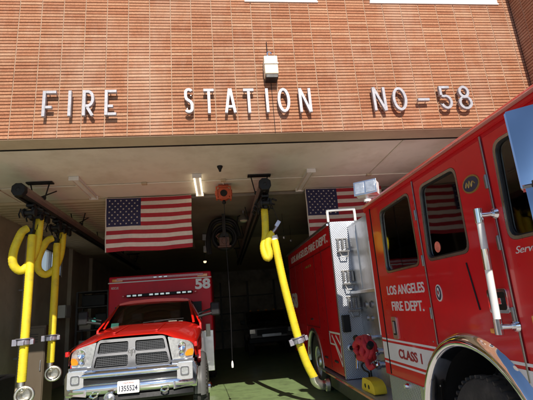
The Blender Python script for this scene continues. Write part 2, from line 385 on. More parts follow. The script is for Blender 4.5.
# ---------------------------------------------------------------- building
bld=empty('fire_station_building',(0,0,0),'two storey fire station of orange roman brick with open garage bay','building')
wins=[(.614,1.772),(2.654,4.90)]   # upper windows, sill z 6.28
WZ0,WZ1=6.285,7.5
XL=-7.0; XR=5.11; ZT=8.6
def incut(x0,x1,z0,z1):
    for a,c in wins:
        if x1>a+.02 and x0<c-.02 and z1>WZ0+.01 and z0<WZ1: return True
    return False
b=MB(); b.use('brick')
nrow=int((ZT-BZ0)/BH); i0=int((XL-BX0)/BW)
joints=[]
k=i0
while BX0+k*BW<XR:
    xa=BX0+k*BW; xb=min(xa+BW,XR)
    joints.append(xa)
    for j in range(nrow):
        z=BZ0+j*BH
        if incut(xa,xb,z,z+BH):
            # clip against window sides
            segs=[(xa,xb)]
            for a,c in wins:
                if z+BH>WZ0+.01 and z<WZ1:
                    ns=[]
                    for s0,s1 in segs:
                        if s1<=a or s0>=c: ns.append((s0,s1)); continue
                        if s0<a: ns.append((s0,a))
                        if s1>c: ns.append((c,s1))
                    segs=ns
        else: segs=[(xa,xb)]
        for s0,s1 in segs:
            if s1-s0<.03: continue
            jx=random.uniform(-.0012,.0012); jy=random.uniform(0,.003)
            b.box(s0+.005+jx,s1-.005+jx,FY+jy,FY+.03,z+.0065+random.uniform(-.0008,.0008),z+BH-.0065+random.uniform(-.0008,.0008),skip='k')
    k+=1
b.use('mortar_dk')
# backing with window openings
outer=[(XL,BZ0-.01),(XR,BZ0-.01),(XR,ZT),(XL,ZT)]
b.prism(outer,XZ,FY+.016,FY+.30,holes=[[(a,WZ0),(c,WZ0),(c,WZ1),(a,WZ1)] for a,c in wins])
b.use('mortar')
for x in joints:
    zs=[(BZ0,ZT-.02)]
    for a,c in wins:
        if a-.01<x<c+.01: zs=[(BZ0,WZ0-.03),(WZ1+.03,ZT-.02)]
    for z0,z1 in zs:
        z=z0
        while z<z1-.05:
            zz=min(z+BH*random.choice((2,3,5)),z1); j=random.uniform(-.0014,.0014); w_=random.uniform(.0036,.0052)
            b.box(x-w_+j,x+w_+j,FY+.0045+random.uniform(0,.002),FY+.02,z,zz,skip='k'); z=zz
b.build('brick_facade',None,bld,smooth=False)
# pier left of the bay (out of frame)
b=MB(); b.use('brick'); b.box(XL,-4.75,FY,FY+.3,-.1,BZ0-.012); b.build('brick_pier',None,bld,smooth=False)
b=MB(); b.use('soffit'); b.box(XL,XR+.3,FY-.005,FY+.3,ZT,ZT+.25); b.build('parapet',None,bld,bevel=.01)
# return wall on the right, projecting to the street
b=MB(); b.use('brick_side')
RY0=4.7; y=BY0+int((RY0-BY0)/BW)*BW
while y<FY-.01:
    yb=min(y+BW,FY-.002)
    for j in range(-2,nrow):
        z=BZ0+j*BH
        jx=random.uniform(0,.003)
        b.box(XR+jx,XR+.03,y+.005,yb-.004,z+.0065,z+BH-.0065,skip='r')
    y+=BW
b.use('mortar_dk'); b.box(XR+.016,XR+.30,RY0-.1,FY+.30,BZ0-2.1*BH,ZT); b.box(XR-.03,XR+.05,FY+.018,FY+.04,BZ0-.01,ZT-.01)
b.use('mortar'); y=BY0+int((RY0-BY0)/BW)*BW
while y<FY: b.box(XR+.0045,XR+.02,y-.0048,y+.0048,BZ0-.1,ZT-.02,skip='r'); y+=BW
b.use('brick_side'); b.box(XR+.0,XR+.32,RY0-.1,FY+.3,-.3,BZ0-2.1*BH-.002)
b.build('brick_return_wall',None,bld,smooth=False)
# vertical downpipe-like metal strip at the return wall

# soffit and ceiling
b=MB(); b.box(-4.9,XR+.2,FY+.012,5.835,3.90+.12,BZ0-.012); b.build('soffit','soffit',bld,bevel=.004)
b=MB(); b.box(-4.9,XR+.2,5.838,5.868,4.008,4.16); b.build('door_slot','black',bld)
b=MB(); b.box(-4.9,XR+.2,5.872,5.96,4.06,4.16); b.build('door_header','ceiling',bld,bevel=.004)
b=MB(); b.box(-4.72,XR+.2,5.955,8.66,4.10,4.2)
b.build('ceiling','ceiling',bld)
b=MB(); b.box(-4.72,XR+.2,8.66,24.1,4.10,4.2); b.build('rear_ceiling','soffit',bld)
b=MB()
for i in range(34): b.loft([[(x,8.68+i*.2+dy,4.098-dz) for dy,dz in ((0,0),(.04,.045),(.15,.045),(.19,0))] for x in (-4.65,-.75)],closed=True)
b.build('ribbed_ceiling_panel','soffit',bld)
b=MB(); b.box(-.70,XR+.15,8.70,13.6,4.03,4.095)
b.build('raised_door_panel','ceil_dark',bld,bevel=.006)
for pts in ([(-3.9,6.0,4.085),(-3.9,8.6,4.085),(-3.9,24,4.05)],[(-4.6,7.75,4.085),(.2,7.75,4.085),(5.2,7.75,4.085)],[(.185,7.76,4.085),(.185,8.0,4.085)],[(3.1,6.0,4.085),(3.1,7.7,4.085)]):
    b=MB(); b.tube(pts,.011,8); b.build('conduit','ceiling',bld)
for x,y in ((-3.9,7.75),(.185,7.75),(3.1,7.75),(-1.3,7.75)): MB().box(x-.05,x+.05,y-.05,y+.05,4.06,4.097).build('junction_box','soffit',bld,bevel=.006)
# bright metal door-track strip on the ceiling near front

# side walls with window
b=MB(); b.prism([(5.6,-.1),(24.1,-.1),(24.1,4.2),(5.6,4.2)],YZ,-4.95,-4.72,holes=[[(11.9,3.12),(13.55,3.12),(13.55,3.82),(11.9,3.82)]])
b.build('interior_wall','wallin',bld)
b=MB()
b.use('wallin')
for y in (7.1,9.3,11.4,14.2,16.4): MB().box(-4.72,-4.60,y-.11,y+.11,0,4.09).build('wall_pilaster','wallin',bld,bevel=.006)
wf=MB(); wf.prism([(11.9,3.12),(13.55,3.12),(13.55,3.82),(11.9,3.82)],YZ,-4.86,-4.74,holes=[[(11.95,3.17),(12.70,3.17),(12.70,3.77),(11.95,3.77)],[(12.75,3.17),(13.5,3.17),(13.5,3.77),(12.75,3.77)]])
wo=wf.build('window','steel',bld)
wp=MB(); wp.box(-4.81,-4.80,11.94,13.51,3.16,3.78); wp.build('pane','frost',wo)
b=MB(); b.box(5.31,5.6,5.6,24.1,-.1,4.2); b.build('interior_wall','wallin',bld)
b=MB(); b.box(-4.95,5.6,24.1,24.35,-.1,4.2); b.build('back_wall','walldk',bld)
b=MB()
for z in (.9,1.8,2.7): b.box(-1.4,3.1,24.02,24.098,z-.03,z+.03)
for x in (-1.4,.1,1.6,3.1): b.box(x-.05,x+.05,24.0,24.099,0,3.5)
b.build('rear_garage_door','dark',bld)
b=MB(); b.box(-7.2,5.6,FY+.3,24.4,8.6,8.7); b.build('roof','pave',bld)
b=MB(); b.box(-7.0,5.4,FY+1.2,FY+1.4,4.3,8.6); b.build('room_wall','wallin',bld)
# upper windows
for a,c in wins:
    n=2 if c-a<1.5 else 4
    hs=[]; wd=(c-a-.1)/n
    for i in range(n): hs.append([(a+.05+i*wd+.03,WZ0+.07),(a+.05+(i+1)*wd-.03,WZ0+.07),(a+.05+(i+1)*wd-.03,WZ1-.06),(a+.05+i*wd+.03,WZ1-.06)])
    fr=MB().prism([(a,WZ0),(c,WZ0),(c,WZ1),(a,WZ1)],XZ,FY-.01,FY+.07,holes=hs).build('window','white',bld,bevel=.004)
    MB().box(a-.01,c+.01,FY-.018,FY+.02,WZ0-.03,WZ0-.002).build('sill','white',fr,bevel=.004)
    MB().box(a+.05,c-.05,FY+.045,FY+.052,WZ0+.05,WZ1-.05).build('pane','glassclr',fr)
    b=MB()
    zz=WZ0+.06
    while zz<WZ1-.05: b.cube(((a+c)/2,FY+.11,zz),(c-a-.12,.03,.002),(R(35),0,0)); zz+=.035
    b.build('blind','white',fr,smooth=False)

# ---------------------------------------------------------------- facade letters
SW=.040
def ribbon(b,pts,w,closed=False,y0=0,y1=0):
    """constant-width stroke along 2D points, extruded y0..y1"""
    P=[Vector(p) for p in pts]; n=len(P); L=[];Rr=[]
    for i in range(n):
        if closed: t0=(P[i]-P[i-1]).normalized(); t1=(P[(i+1)%n]-P[i]).normalized()
        else:
            t0=(P[i]-P[max(i-1,0)]); t1=(P[min(i+1,n-1)]-P[i])
            if t0.length==0: t0=t1
            if t1.length==0: t1=t0
            t0=t0.normalized(); t1=t1.normalized()
        n0=Vector((-t0.y,t0.x)); n1=Vector((-t1.y,t1.x)); m=(n0+n1).normalized(); s=1/max(.5,m.dot(n0))
        L.append(P[i]+m*w/2*s); Rr.append(P[i]-m*w/2*s)
    if closed:
        b.prism([tuple(p) for p in L] if False else [tuple(p) for p in Rr],XZ,y0,y1,holes=[[tuple(p) for p in L]])
    else:
        b.prism([tuple(p) for p in L+Rr[::-1]],XZ,y0,y1)
def arc(cx,cy,rx,ry,a0,a1,n=16): return [(cx+rx*math.cos(R(a0+(a1-a0)*i/n)),cy+ry*math.sin(R(a0+(a1-a0)*i/n))) for i in range(n+1)]
def strokes(ch,w,h):
    s=SW/2
    if ch=='F': return [([(s,0),(s,h)],0),([(SW,h-s),(w,h-s)],0),([(SW,h*.36),(w*.72,h*.36)],0)]
    if ch=='I': return [([(w/2,0),(w/2,h)],0)]
    if ch=='E': return [([(s,0),(s,h)],0),([(SW,h-s),(w,h-s)],0),([(SW,h*.36),(w*.72,h*.36)],0),([(SW,s),(w,s)],0)]
    if ch=='T': return [([(0,h-s),(w,h-s)],0),([(w/2,0),(w/2,h-SW)],0)]
    if ch=='R': return [([(s,0),(s,h)],0),([(SW,h-s)]+arc(w*.45,h*.665,w*.55-s,h*.335-s,90,-90)+[(SW,h*.33+s)],0),([(w*.42,h*.33),(w-s,0)],0)]
    if ch=='A': return [([(s*.8,0),(w/2-.006,h)],0),([(w-s*.8,0),(w/2+.006,h)],0),([(w*.22,h*.26),(w*.78,h*.26)],0)]
    if ch=='N': return [([(s,0),(s,h)],0),([(w-s,0),(w-s,h)],0),([(s+.004,h),(w-s-.004,0)],0)]
    if ch=='O': return [(arc(w/2,h/2,w/2-s,h/2-s,0,345,23),1)]
    if ch=='-': return [([(0,h*.45),(w,h*.45)],0)]
    if ch=='S': 
        r=w/2-s; t=h*.70; u=h*.27
        return [(arc(w/2,h-s-r*1.05,r,r*1.05,25,180,10)+[(w/2-r,h*.66)]+arc(w/2-r+r,h*.60,r*.98,h*.08,200,250,3)[:0]+[(w/2-r*.7,h*.56),(w/2+r*.7,h*.44)]+[(w/2+r,h*.34)]+arc(w/2,s+r*1.05,r,r*1.05,0,-155,10),0)]
    if ch=='5':
        r=w/2-s
        return [([(w*.92,h-s),(w*.16,h-s),(w*.16,h*.60)],0),([(w*.16+s*.2,h*.58)]+arc(w/2,h*.31,r,h*.31-s,110,-160,18),0)]
    if ch=='8': return [(arc(w/2,h*.74,w*.40-s,h*.26-s*.9,0,340,17),1),(arc(w/2,h*.27,w/2-s,h*.27-s*.5,0,340,17),1)]
LET=[('F',42.6,55.3,90.5,117,'letter F starting the word FIRE'),('I',67.6,71.6,90.5,116.5,'letter I in the word FIRE'),('R',82.8,93.8,90,116,'letter R in the word FIRE'),('E',105,116,90,115.2,'letter E ending the word FIRE'),
('S',184.7,193,87.5,114,'letter S starting the word STATION'),('T',204,214,88,114.5,'letter T right after the S of STATION'),('A',225,235.5,88,113.6,'letter A in the word STATION'),('T',244,254,88,113.8,'letter T between A and I in STATION'),('I',265.5,269,88,113,'letter I just below the cream strobe box'),('O',278,289.8,87.5,113,'letter O in the word STATION'),('N',299.5,311,87.5,113,'letter N ending the word STATION'),
('N',373.5,385.7,87.4,110.6,'letter N starting NO-58'),('O',393,406.6,87.2,110.8,'letter O just before the dash'),('-',418,429,87,110,'short dash between NO and 58'),('5',440,451.5,86.3,109,'numeral five after the dash'),('8',458,471.5,85.8,109,'numeral eight at the far right end')]
def onY(x,y,Yp):
    r=Rm@d(x,y); return Vector((0,0,1.5))+r*(Yp/r.y)
for ch,x0,x1,yt,yb,desc in LET:
    ym=FY-.09; a=onY(x0,(yt+yb)/2,ym); c=onY(x1,(yt+yb)/2,ym); t=onY((x0+x1)/2,yt,ym); u=onY((x0+x1)/2,yb,ym)
    cxm=(a.x+c.x)/2; wd=c.x-a.x+.01; h=.385; z0=(t.z+u.z)/2-h/2
    if ch=='8': wd-=.01
    b=MB()
    for i,(p,cl) in enumerate(strokes(ch,wd,h)):
        e=.0015*i
        ribbon(b,[(q[0]+cxm-wd/2,q[1]+z0) for q in p],SW,bool(cl),FY-.098+e,FY-.050-e)
    kind={'5':'sign_number','8':'sign_number','-':'sign_dash'}.get(ch,'sign_letter')
    o=b.build(kind,None if 0 else 'letter',bevel=.003)
    for px,pz in ((.5,.5),): pass
    tag(o,'pale metal '+desc+' on the brick facade','sign letter','pale metal letters of the station name')
    # stand-off pins
    s=strokes(ch,wd,h); p=MB()
    for st,_ in s[:2]:
        q=st[0]; r_=st[-1]
        for tt in (.15,.85):
            qx=q[0]+(r_[0]-q[0])*tt; qz=q[1]+(r_[1]-q[1])*tt
            if _==1: qx,qz=st[0] if tt<.5 else st[len(st)//2]
            p.tube([(qx+cxm-wd/2,FY-.053,qz+z0),(qx+cxm-wd/2,FY+.01,qz+z0)],.007,6)
            p.build('pin','steel',o); p=MB()
    p.bm.free()

# strobe / horn box on the facade
hb=empty('strobe_box',(.91,FY,4.82),'cream metal warning box with small chrome hook mounted above the letters','alarm box')
b=MB(); b.prism([(-.10,.06),(.10,.06),(.10,.36),(-.10,.36)],XZ,-.17,-.005); b.build('housing','cream',hb,bevel=.012)
b=MB(); b.box(-.106,.106,-.185,-.0,.215,.235); b.build('cover_lip','white',hb,bevel=.004)
b=MB(); b.box(-.09,.09,-.16,-.005,.0,.058); b.build('lower_grille','dark',hb,bevel=.006)
b=MB(); b.tube([(0,-.05,.36),(0,-.05,.40),(-.03,-.06,.44),(-.03,-.06,.47),(0,-.06,.50),(.03,-.06,.47),(.03,-.06,.45)],.010,8); b.lathe([(0,.028),(.03,.028),(.04,.01)],(0,-.05,.36),'z',12); b.build('hook','chrome',hb)
b=MB(); b.tube([(-.02,-.02,.40),(-.02,-.02,.70)],.006,6); b.tube([(0,.0,.36),(0,.0,-.80)],.0045,6); b.build('cable','black',hb)

# ---------------------------------------------------------------- flags
STAR=[(math.sin(2*PI*k/10)*(1 if k%2==0 else .4),math.cos(2*PI*k/10)*(1 if k%2==0 else .4)) for k in range(10)]
def flag(x0,x1,z0,z1,Y,label,ph):
    W=x1-x0;H=z1-z0
    e=empty('american_flag',(x0,Y,z1),label,'flag','flags hung from the garage ceiling')
    def P(u,v,o=0):
        y=.018*math.sin(u*9+ph+v*2)*(.3+v)+.012*math.sin(u*23+v*5+ph*2)*v+.01*math.sin(v*14+u*3)+.05*v*v
        z=-v*H-.012*math.sin(u*PI)*(1-v)+.010*math.sin(u*7+ph)*v
        x=u*W+.008*math.sin(v*9+ph)*u
        return (x,y-o,z)
    b=MB(); NU,NV=52,39; CU=21
    vs=[[b._v(P(i/NU,j/NV)) for i in range(NU+1)] for j in range(NV+1)]
    b.use('fr').use('fw').use('fb')
    for j in range(NV):
        for i in range(NU):
            b.mi=2 if (i<CU and j<21) else (0 if (j//3)%2==0 else 1)
            b.face([vs[j][i],vs[j+1][i],vs[j+1][i+1],vs[j][i+1]])
    o=b.build('cloth',None,e,recalc=False); m=o.modifiers.new('t','SOLIDIFY'); m.thickness=.003; m.offset=1
    b=MB(); cu=CU/NU; cv=21/39
    for r in range(9):
        n=6 if r%2==0 else 5
        for c in range(n):
            u=cu*((c+.5)/6 if n==6 else (c+1)/6)*.96+.008; v=cv*(r+.9)/9.8
            b.poly([P(u+q[0]*.019*H/W,v-q[1]*.019,.006) for q in STAR])
    st_obj=b.build('star','fw',None,smooth=False)
    # the stars belong to the cloth's own mesh
    bm=bmesh.new(); bm.from_mesh(o.data); n0=len(bm.faces); bm.from_mesh(st_obj.data)
    bm.faces.ensure_lookup_table()
    for fc in bm.faces[n0:]: fc.material_index=1
    bm.to_mesh(o.data); bm.free(); bpy.data.objects.remove(st_obj)
    b=MB(); b.tube([P(0,k/20) for k in range(21)],.012,6); b.build('hoist_band','fw',e)
    b=MB(); b.tube([P(k/10,0) for k in range(11)],.006,6); b.tube([(.02,0,0),(.02,0,.06)],.004,6); b.tube([(W-.02,0,0),(W-.02,0,.06)],.004,6); b.build('hanging_cord','fw',e)
flag(-2.205,-.485,2.965,4.075,8.60,'american flag hung above the parked ambulance',.4)
flag(1.955,3.655,2.985,4.085,8.56,'american flag hung above the fire engine hose bed',2.1)

# ---------------------------------------------------------------- ceiling lights
def clight(x,y0,lit,label):
    e=empty('ceiling_light',(x,y0,4.098),label,'ceiling light','strip lights on the garage ceiling')
    b=MB(); b.loft([[(-.07,yy,0),(-.045,yy,-.045),(.045,yy,-.045),(.07,yy,0)] for yy in (0,1.24)],closed=True); b.build('housing','white',e,bevel=.003)
    for s in (-.055,.055):
        MB().tube([(s,.04,-.055),(s,1.2,-.055)],.013,10).build('tube','tube_lit' if lit else 'tube',e)
    for ya in (-.01,1.21): MB().box(-.085,.085,ya,ya+.04,-.075,-.001).build('end_cap','white',e,bevel=.004)
clight(-2.41,7.25,0,'unlit white strip light left of the hanging flag')
clight(-.30,7.35,1,'lit warm white strip light near the ceiling centre')
clight(1.82,7.30,0,'unlit white strip light beside the right hand flag')

# ---------------------------------------------------------------- exhaust rails and hoses
def rail(x,y0,y1,z,label):
    e=empty('exhaust_rail',(x,y0,z),label,'exhaust rail','overhead exhaust extraction rails')
    L=y1-y0
    b=MB(); b.prism([(-.07,-.06),(-.10,.0),(-.085,.07),(-.04,.10),(.04,.10),(.085,.07),(.10,.0),(.07,-.06)],XZ,0,L); b.build('duct','rail_mat',e)
    b=MB(); b.box(-.075,-.03,.02,L,-.10,-.062); b.box(.03,.075,.02,L,-.10,-.062); b.build('track_lip','black',e)
    b=MB(); b.prism([(-.06,-.10),(-.105,-.03),(-.10,.06),(-.045,.105),(.045,.105),(.10,.06),(.105,-.03),(.06,-.10)],XZ,-.05,.06); b.lathe([(-.06,0),(-.06,.03),(-.05,.035)],(0,0,0),'y',12); b.build('end_cap','black',e,bevel=.012)
    yy=.75
    while yy<L:
        b=MB(); b.tube([(-.09,yy,.05),(-.16,yy,4.08-z)],.012,6); b.tube([(.09,yy,.05),(.16,yy,4.08-z)],.012,6); b.tube([(0,yy+.02,.1),(.1,yy+.5,4.08-z)],.012,6); b.box(-.22,.22,yy-.06,yy+.06,4.068-z,4.09-z); b.box(-.11,.11,yy-.025,yy+.025,.06,.11)
        b.build('hanger','black',e); yy+=2.1
    return e
rail(-3.06,6.75,17,3.72,'long dark extraction rail above the two hanging hoses')
rail(.86,6.8,17,3.66,'long dark extraction rail between the ambulance and the fire engine')

def smoothpath(P,n=8):
    P=[Vector(p) for p in P]; out=[]
    for i in range(len(P)-1):
        p0=P[max(i-1,0)];p1=P[i];p2=P[i+1];p3=P[min(i+2,len(P)-1)]
        for k in range(n):
            t=k/n; out.append(.5*((2*p1)+(-p0+p2)*t+(2*p0-5*p1+4*p2-p3)*t*t+(-p0+3*p1-3*p2+p3)*t**3))
    out.append(P[-1]); return out
def ribbed(b,path,r,amp=.0020,step=.040,n=20):
    # resample path & modulate the radius: spiral-wire hose
    P=[path[0]]; acc=0; out=[]; 
    L=0; seg=[]
    for a,c in zip(path,path[1:]): seg.append((L,a,c)); L+=(c-a).length
    N_=int(L/(step/2)); i=0
    for k in range(N_+1):
        s=L*k/N_
        while i<len(seg)-1 and s>seg[i+1][0]: i+=1
        l0,a,c=seg[i]; t=(s-l0)/max((c-a).length,1e-6); out.append(a+(c-a)*min(t,1))
    b.tube(out,r,n,rs=[r+(amp if k%2 else -amp) for k in range(len(out))])
def trolley(e,x,y,zr):
    b=MB(); b.box(-.06,.06,-.30,.30,-.02,.02); b.box(-.13,.13,-.09,.09,-.10,-.06)
    for yy in (-.28,.0,.28):
        b.lathe([(-.10,.0),(-.10,.07),(-.07,.075),(-.065,.04),(.065,.04),(.07,.075),(.10,.07),(.10,.0)],(0,yy,-.12),'x',14); b.tube([(-.14,yy,-.05),(-.19,yy+.05,-.13),(-.15,yy,-.20)],.014,6); b.tube([(.12,yy,-.05),(.20,yy+.03,-.08)],.018,6)
    for yy in (-.24,-.08,.08,.24):
        for s in (-.05,.05): b.lathe([(-.015,.0),(-.015,.035),(.015,.035),(.015,0)],(s,yy,.03),'x',14)
    b.lathe([(-.05,.11),(.0,.10),(.02,.08)],(0,0,-.02),'z',16)
    for yy in (-.2,.2):
        b.tube([(0,yy,-.02),(.0,yy*1.1,-.14)],.014,8); b.lathe([(-.03,.0),(-.03,.045),(.03,.045),(.03,0)],(0,yy*1.1,-.17),'x',14)
        b.cube((.05,yy*1.3,-.10),(.07,.09,.12),(0,.3,.2))
    b.cube((-.07,-.1,-.12),(.08,.14,.1),(.2,.1,.3)); b.tube([(0,-.28,-.05),(-.12,-.34,-.10),(-.06,-.30,-.22)],.01,6)
    o=b.build('trolley','black',e,bevel=.004); o.location=(x,y,zr)
def saddle(e,p,rot=0,r=.09):
    b=MB(T=Matrix.Translation(p)@Matrix.Rotation(rot,4,'Y'))
    b.lathe([(-.05,r-.014),(-.05,r+.004),(-.035,r+.02),(.035,r+.02),(.05,r+.004),(.05,r-.014)],(0,0,0),'z',24)
    b.lathe([(.045,r),(.045,r+.045),(.06,r+.045),(.06,r)],(0,0,0),'z',24)
    b.cube((-r-.05,-.02,-.0),(.07,.06,.10)); b.cube((r+.045,-.03,0),(.05,.05,.08)); b.cube((0,-r-.03,-.01),(.09,.04,.07))
    return b.build('coupling','steel2',e,bevel=.003)
def hose(x,y,ztop,zend,loopw,label,hr=.066,rail_z=3.72,zc=1.40,tilt=0,noz=1,phi=0):
    e=empty('exhaust_hose',(x,y,0),label,'exhaust hose','yellow exhaust extraction hoses')
    trolley(e,.0+.05,0,rail_z-.14)
    q=Vector((-1,-.25,0)).normalized()
    # upper drop from trolley down behind, then out to the loop and up to the saddle
    up=smoothpath([(.06,.12,rail_z-.2),(.05,.12,ztop-.15),(.03,.10,ztop-.36),(-.03,.04,ztop-.58),(-loopw*.6,-.02,ztop-.70),(-loopw*1.0,-.10,ztop-.60),(-loopw*.98,-.13,ztop-.38),(-loopw*.6,-.10,ztop-.08),(-.07,-.04,ztop+.0)],10)
    b=MB(); ribbed(b,up,hr); b.build('hose_loop','yellow',e)
    b=MB(); b.cube((-.03,0,ztop-.06),(.10,.10,.14),(0,.3,0)); b.tube([(.0,0,ztop-.05),(.03,0,rail_z-.25)],.016,8); b.tube([(.05,.04,ztop),(.08,.1,ztop+.3)],.007,6); b.build('hanger_clamp','black',e,bevel=.01)
    b=MB(); ribbed(b,smoothpath([(0,0,ztop-.10),(0.004,0,(ztop+zend)/2),(0,0,zend+.13)],30),hr); b.build('hose_drop','yellow',e)
    saddle(e,(0,0,zc),0,hr+.02)
    b=MB(); b.tube([(0,0,zend+.15),(.0,-.01,zend+.06),(.03,-.02,zend+.0)],.05,16,rs=[.058,.05,.045])
    c=Vector((.07,-.04,zend-.06)); pts=[]
    for k in range(24):
        a=2*PI*k/24; pts.append(c+Vector((math.cos(a)*.12,-.06*math.sin(a)*0+.03*math.cos(a),math.sin(a)*.115))) 
    b.tube(pts,.024,10,closed=True)
    b.lathe([(-.06,.09),(.0,.10),(.06,.07),(.06,.0)],(c.x,c.y+.03,c.z),'y',20)
    b.build('nozzle','chrome2',e)
    return e
hose(-3.11,7.45,3.24,.68,.22,'nearest yellow hose hanging at the left edge')
hose(-3.12,8.62,3.30,.86,.28,'yellow hose hanging straight between the nearest hose and the ambulance',zc=1.42)
# third hose, plugged onto the engine's exhaust
e=empty('exhaust_hose',(.88,7.3,0),'bright yellow hose slanting down to the fire engine exhaust','exhaust hose','yellow exhaust extraction hoses')
trolley(e,0,0,3.52)
b=MB(); ribbed(b,smoothpath([(-.0,0,3.42),(.0,0,3.15),(-.02,-.01,2.86),(-.07,-.03,2.66),(-.045,-.06,2.50),(.005,-.07,2.47),(.02,-.07,2.56),(.0,-.06,2.70),(.045,-.05,2.84),(.11,-.04,2.90)],10),.064); b.build('hose_loop','yellow',e)
b=MB(); b.tube([(.10,-.04,2.90),(.17,-.03,2.98),(.24,-.02,3.10)],.028,10); b.cube((.215,-.02,3.07),(.07,.07,.12),(0,.6,0)); b.build('hanger_clamp','steel2',e,bevel=.004)
b=MB(); b.tube([(.24,-.02,3.10),(.12,0,3.50)],.006,6); b.build('hanging_cable','black',e)
A=Vector((.130,-.03,2.80)); B_=Vector((.655,.225,.44))
b=MB(); ribbed(b,smoothpath([A,(.228,.01,2.10),(.325,.06,1.572),(.430,.12,1.071),(.535,.17,.70),B_],14),.068); b.build('hose_drop','yellow',e)
b=MB(); b.tube([A+Vector((-.01,0,.05)),A+Vector((.01,0,-.02))],.072,16); b.build('hose_cuff','white',e)
dv=(Vector((.535,.17,.70))-Vector((.325,.06,1.572))).normalized()
cp=Vector((.430,.12,1.071)); tilt=math.atan2(dv.x,-dv.z)
saddle(e,cp,-tilt,.085)
b=MB(); b.tube(smoothpath([B_-dv*.03,B_+dv*.05,B_+Vector((.10,.03,-.12)),B_+Vector((.24,.08,-.14))],6),.075,16); b.lathe([(0,.065),(.0,.10),(.06,.10),(.06,.075)],tuple(B_+Vector((.20,.07,-.14))),'x',20); b.build('nozzle','chrome2',e)

# ---------------------------------------------------------------- small ceiling items
e=empty('cord_reel',(.185,8.05,4.09),'orange retractable cord reel with a long cord hanging from the ceiling','cord reel')
b=MB(); b.box(-.10,.10,-.02,.02,-.05,.0); b.box(-.025,.025,-.03,.03,-.10,-.04); b.build('bracket','orange',e,bevel=.004)
b=MB(); b.lathe([(-.07,.02),(-.07,.13),(-.055,.14),(-.05,.09),(.05,.09),(.055,.14),(.07,.13),(.07,.02)],(0,0,-.19),'y',24); b.build('drum','orange',e)
b=MB(); b.box(.10,.17,-.05,.05,-.24,-.12); b.box(-.17,-.12,-.04,.04,-.22,-.13); b.build('side_plate','orange',e,bevel=.006)
b=MB(); b.lathe([(-.085,.0),(-.085,.062),(-.07,.07)],(0,0,-.19),'y',20); b.build('wound_cord','black',e)
b=MB(); b.box(-.155,-.12,-.09,.07,-.30,-.06); b.box(.12,.15,-.09,.07,-.32,-.08); b.box(-.15,.15,-.095,-.075,-.075,-.055); b.box(-.15,.15,-.095,-.075,-.31,-.29); b.build('cage','orange',e,bevel=.004)
b=MB(); b.lathe([(-.04,.0),(-.03,.035),(.0,.04),(.05,.02)],(0,0,-.36),'z',14); b.build('cord_guide','black',e)
pts=smoothpath([(0,0,-.28),(.0,.0,-1.2),(.015,.0,-2.3),(.0,0,-3.3)],12); b=MB(); b.tube(pts,.007,6); b.build('cord','black',e)
b=MB(); b.lathe([(0,.0),(.0,.018),(.05,.022),(.10,.014),(.12,0)],(0,0,-3.42),'z',12); b.build('plug','white',e)
b=MB(); b.lathe([(0,.05),(-.02,.05),(-.07,.025),(-.10,.02),(-.10,0)],(0,0,0),'z',14); o=b.build('ceiling_sensor','black'); o.location=(.118,7.0,4.098); tag(o,'small black cone sensor on the ceiling in front of the orange reel','sensor')
# black hose drum
e=empty('hose_reel',(.20,10.4,4.08),'big black hose reel hanging under the dark rear ceiling','hose reel')
b=MB()
for rr,yy in ((.28,-.1),(.24,-.03),(.28,.05),(.23,.12)): b.tube([(rr*math.cos(2*PI*k/36),yy,-.62+rr*math.sin(2*PI*k/36)) for k in range(36)],.045,10,closed=True)
b.build('wound_hose','black',e)
b=MB(); b.lathe([(-.16,.02),(-.16,.11),(-.13,.12),(-.13,.10),(.15,.10),(.15,.12),(.17,.11),(.17,.02)],(0,0,-.62),'y',30); b.build('hub','dark',e)
b=MB(); b.box(-.13,.11,-.30,-.17,-.86,-.66); b.tube([(-.13,-.24,-.70),(-.2,-.26,-.62),(-.12,-.28,-.55)],.02,8); b.box(-.17,.15,-.28,-.20,-.90,-.86); b.lathe([(-.04,0),(-.04,.07),(0,.07)],(.0,-.30,-.76),'y',16); b.build('motor_box','hub_brown',e,bevel=.01)
b=MB()
for q,zz in ((.36,-.3),(.41,-.24)): b.tube(smoothpath([(-q,.05,-1.0),(-q*1.02,.0,-.6),(-q*.7,-.02,zz+.02),(0,-.05,zz+.1),(q*.7,-.02,zz+.0),(q*.95,0,-.6)],6),.04,8)
b.build('hose_arch','black',e)
b=MB(); b.box(-.04,.04,-.2,-.17,-.62,0); b.box(-.04,.04,.18,.21,-.62,0); b.box(-.2,.2,-.2,.2,-.03,0); b.tube([(.3,0,-.5),(.36,0,-.1),(.5,.1,-.02)],.02,8); b.build('bracket','dark',e)
e=empty('hanging_lamp',(.68,10.0,4.08),'small grey bell shaped lamp beside the middle rail','lamp')
b=MB(); b.lathe([(0,.02),(-.12,.02),(-.14,.05),(-.20,.09),(-.30,.15),(-.31,.15),(-.29,.12)],(0,0,0),'z',24); b.build('lamp_shade','steel',e)
b=MB(); b.lathe([(-.30,.0),(-.30,.09),(-.27,.10)],(0,0,0),'z',20); b.build('bulb','tube',e)
for (x,y,z,nm,lab) in ((-.35,12.5,3.9,'speaker','upper pale grey wall speaker in the dark beside the ambulance'),(-.33,12.5,3.55,'speaker','lower pale grey wall speaker in the dark beside the ambulance')):
    b=MB(); b.box(-.06,.06,-.05,.05,-.09,.09); b.tube([(0,0,.09),(0,0,4.06-z)],.01,6) if z>3.8 else b.tube([(0,0,.09),(0,0,.27)],.01,6)
    o=b.build(nm,'steel',bevel=.01); o.location=(x,y,z); tag(o,lab,'speaker','hanging grey speakers')
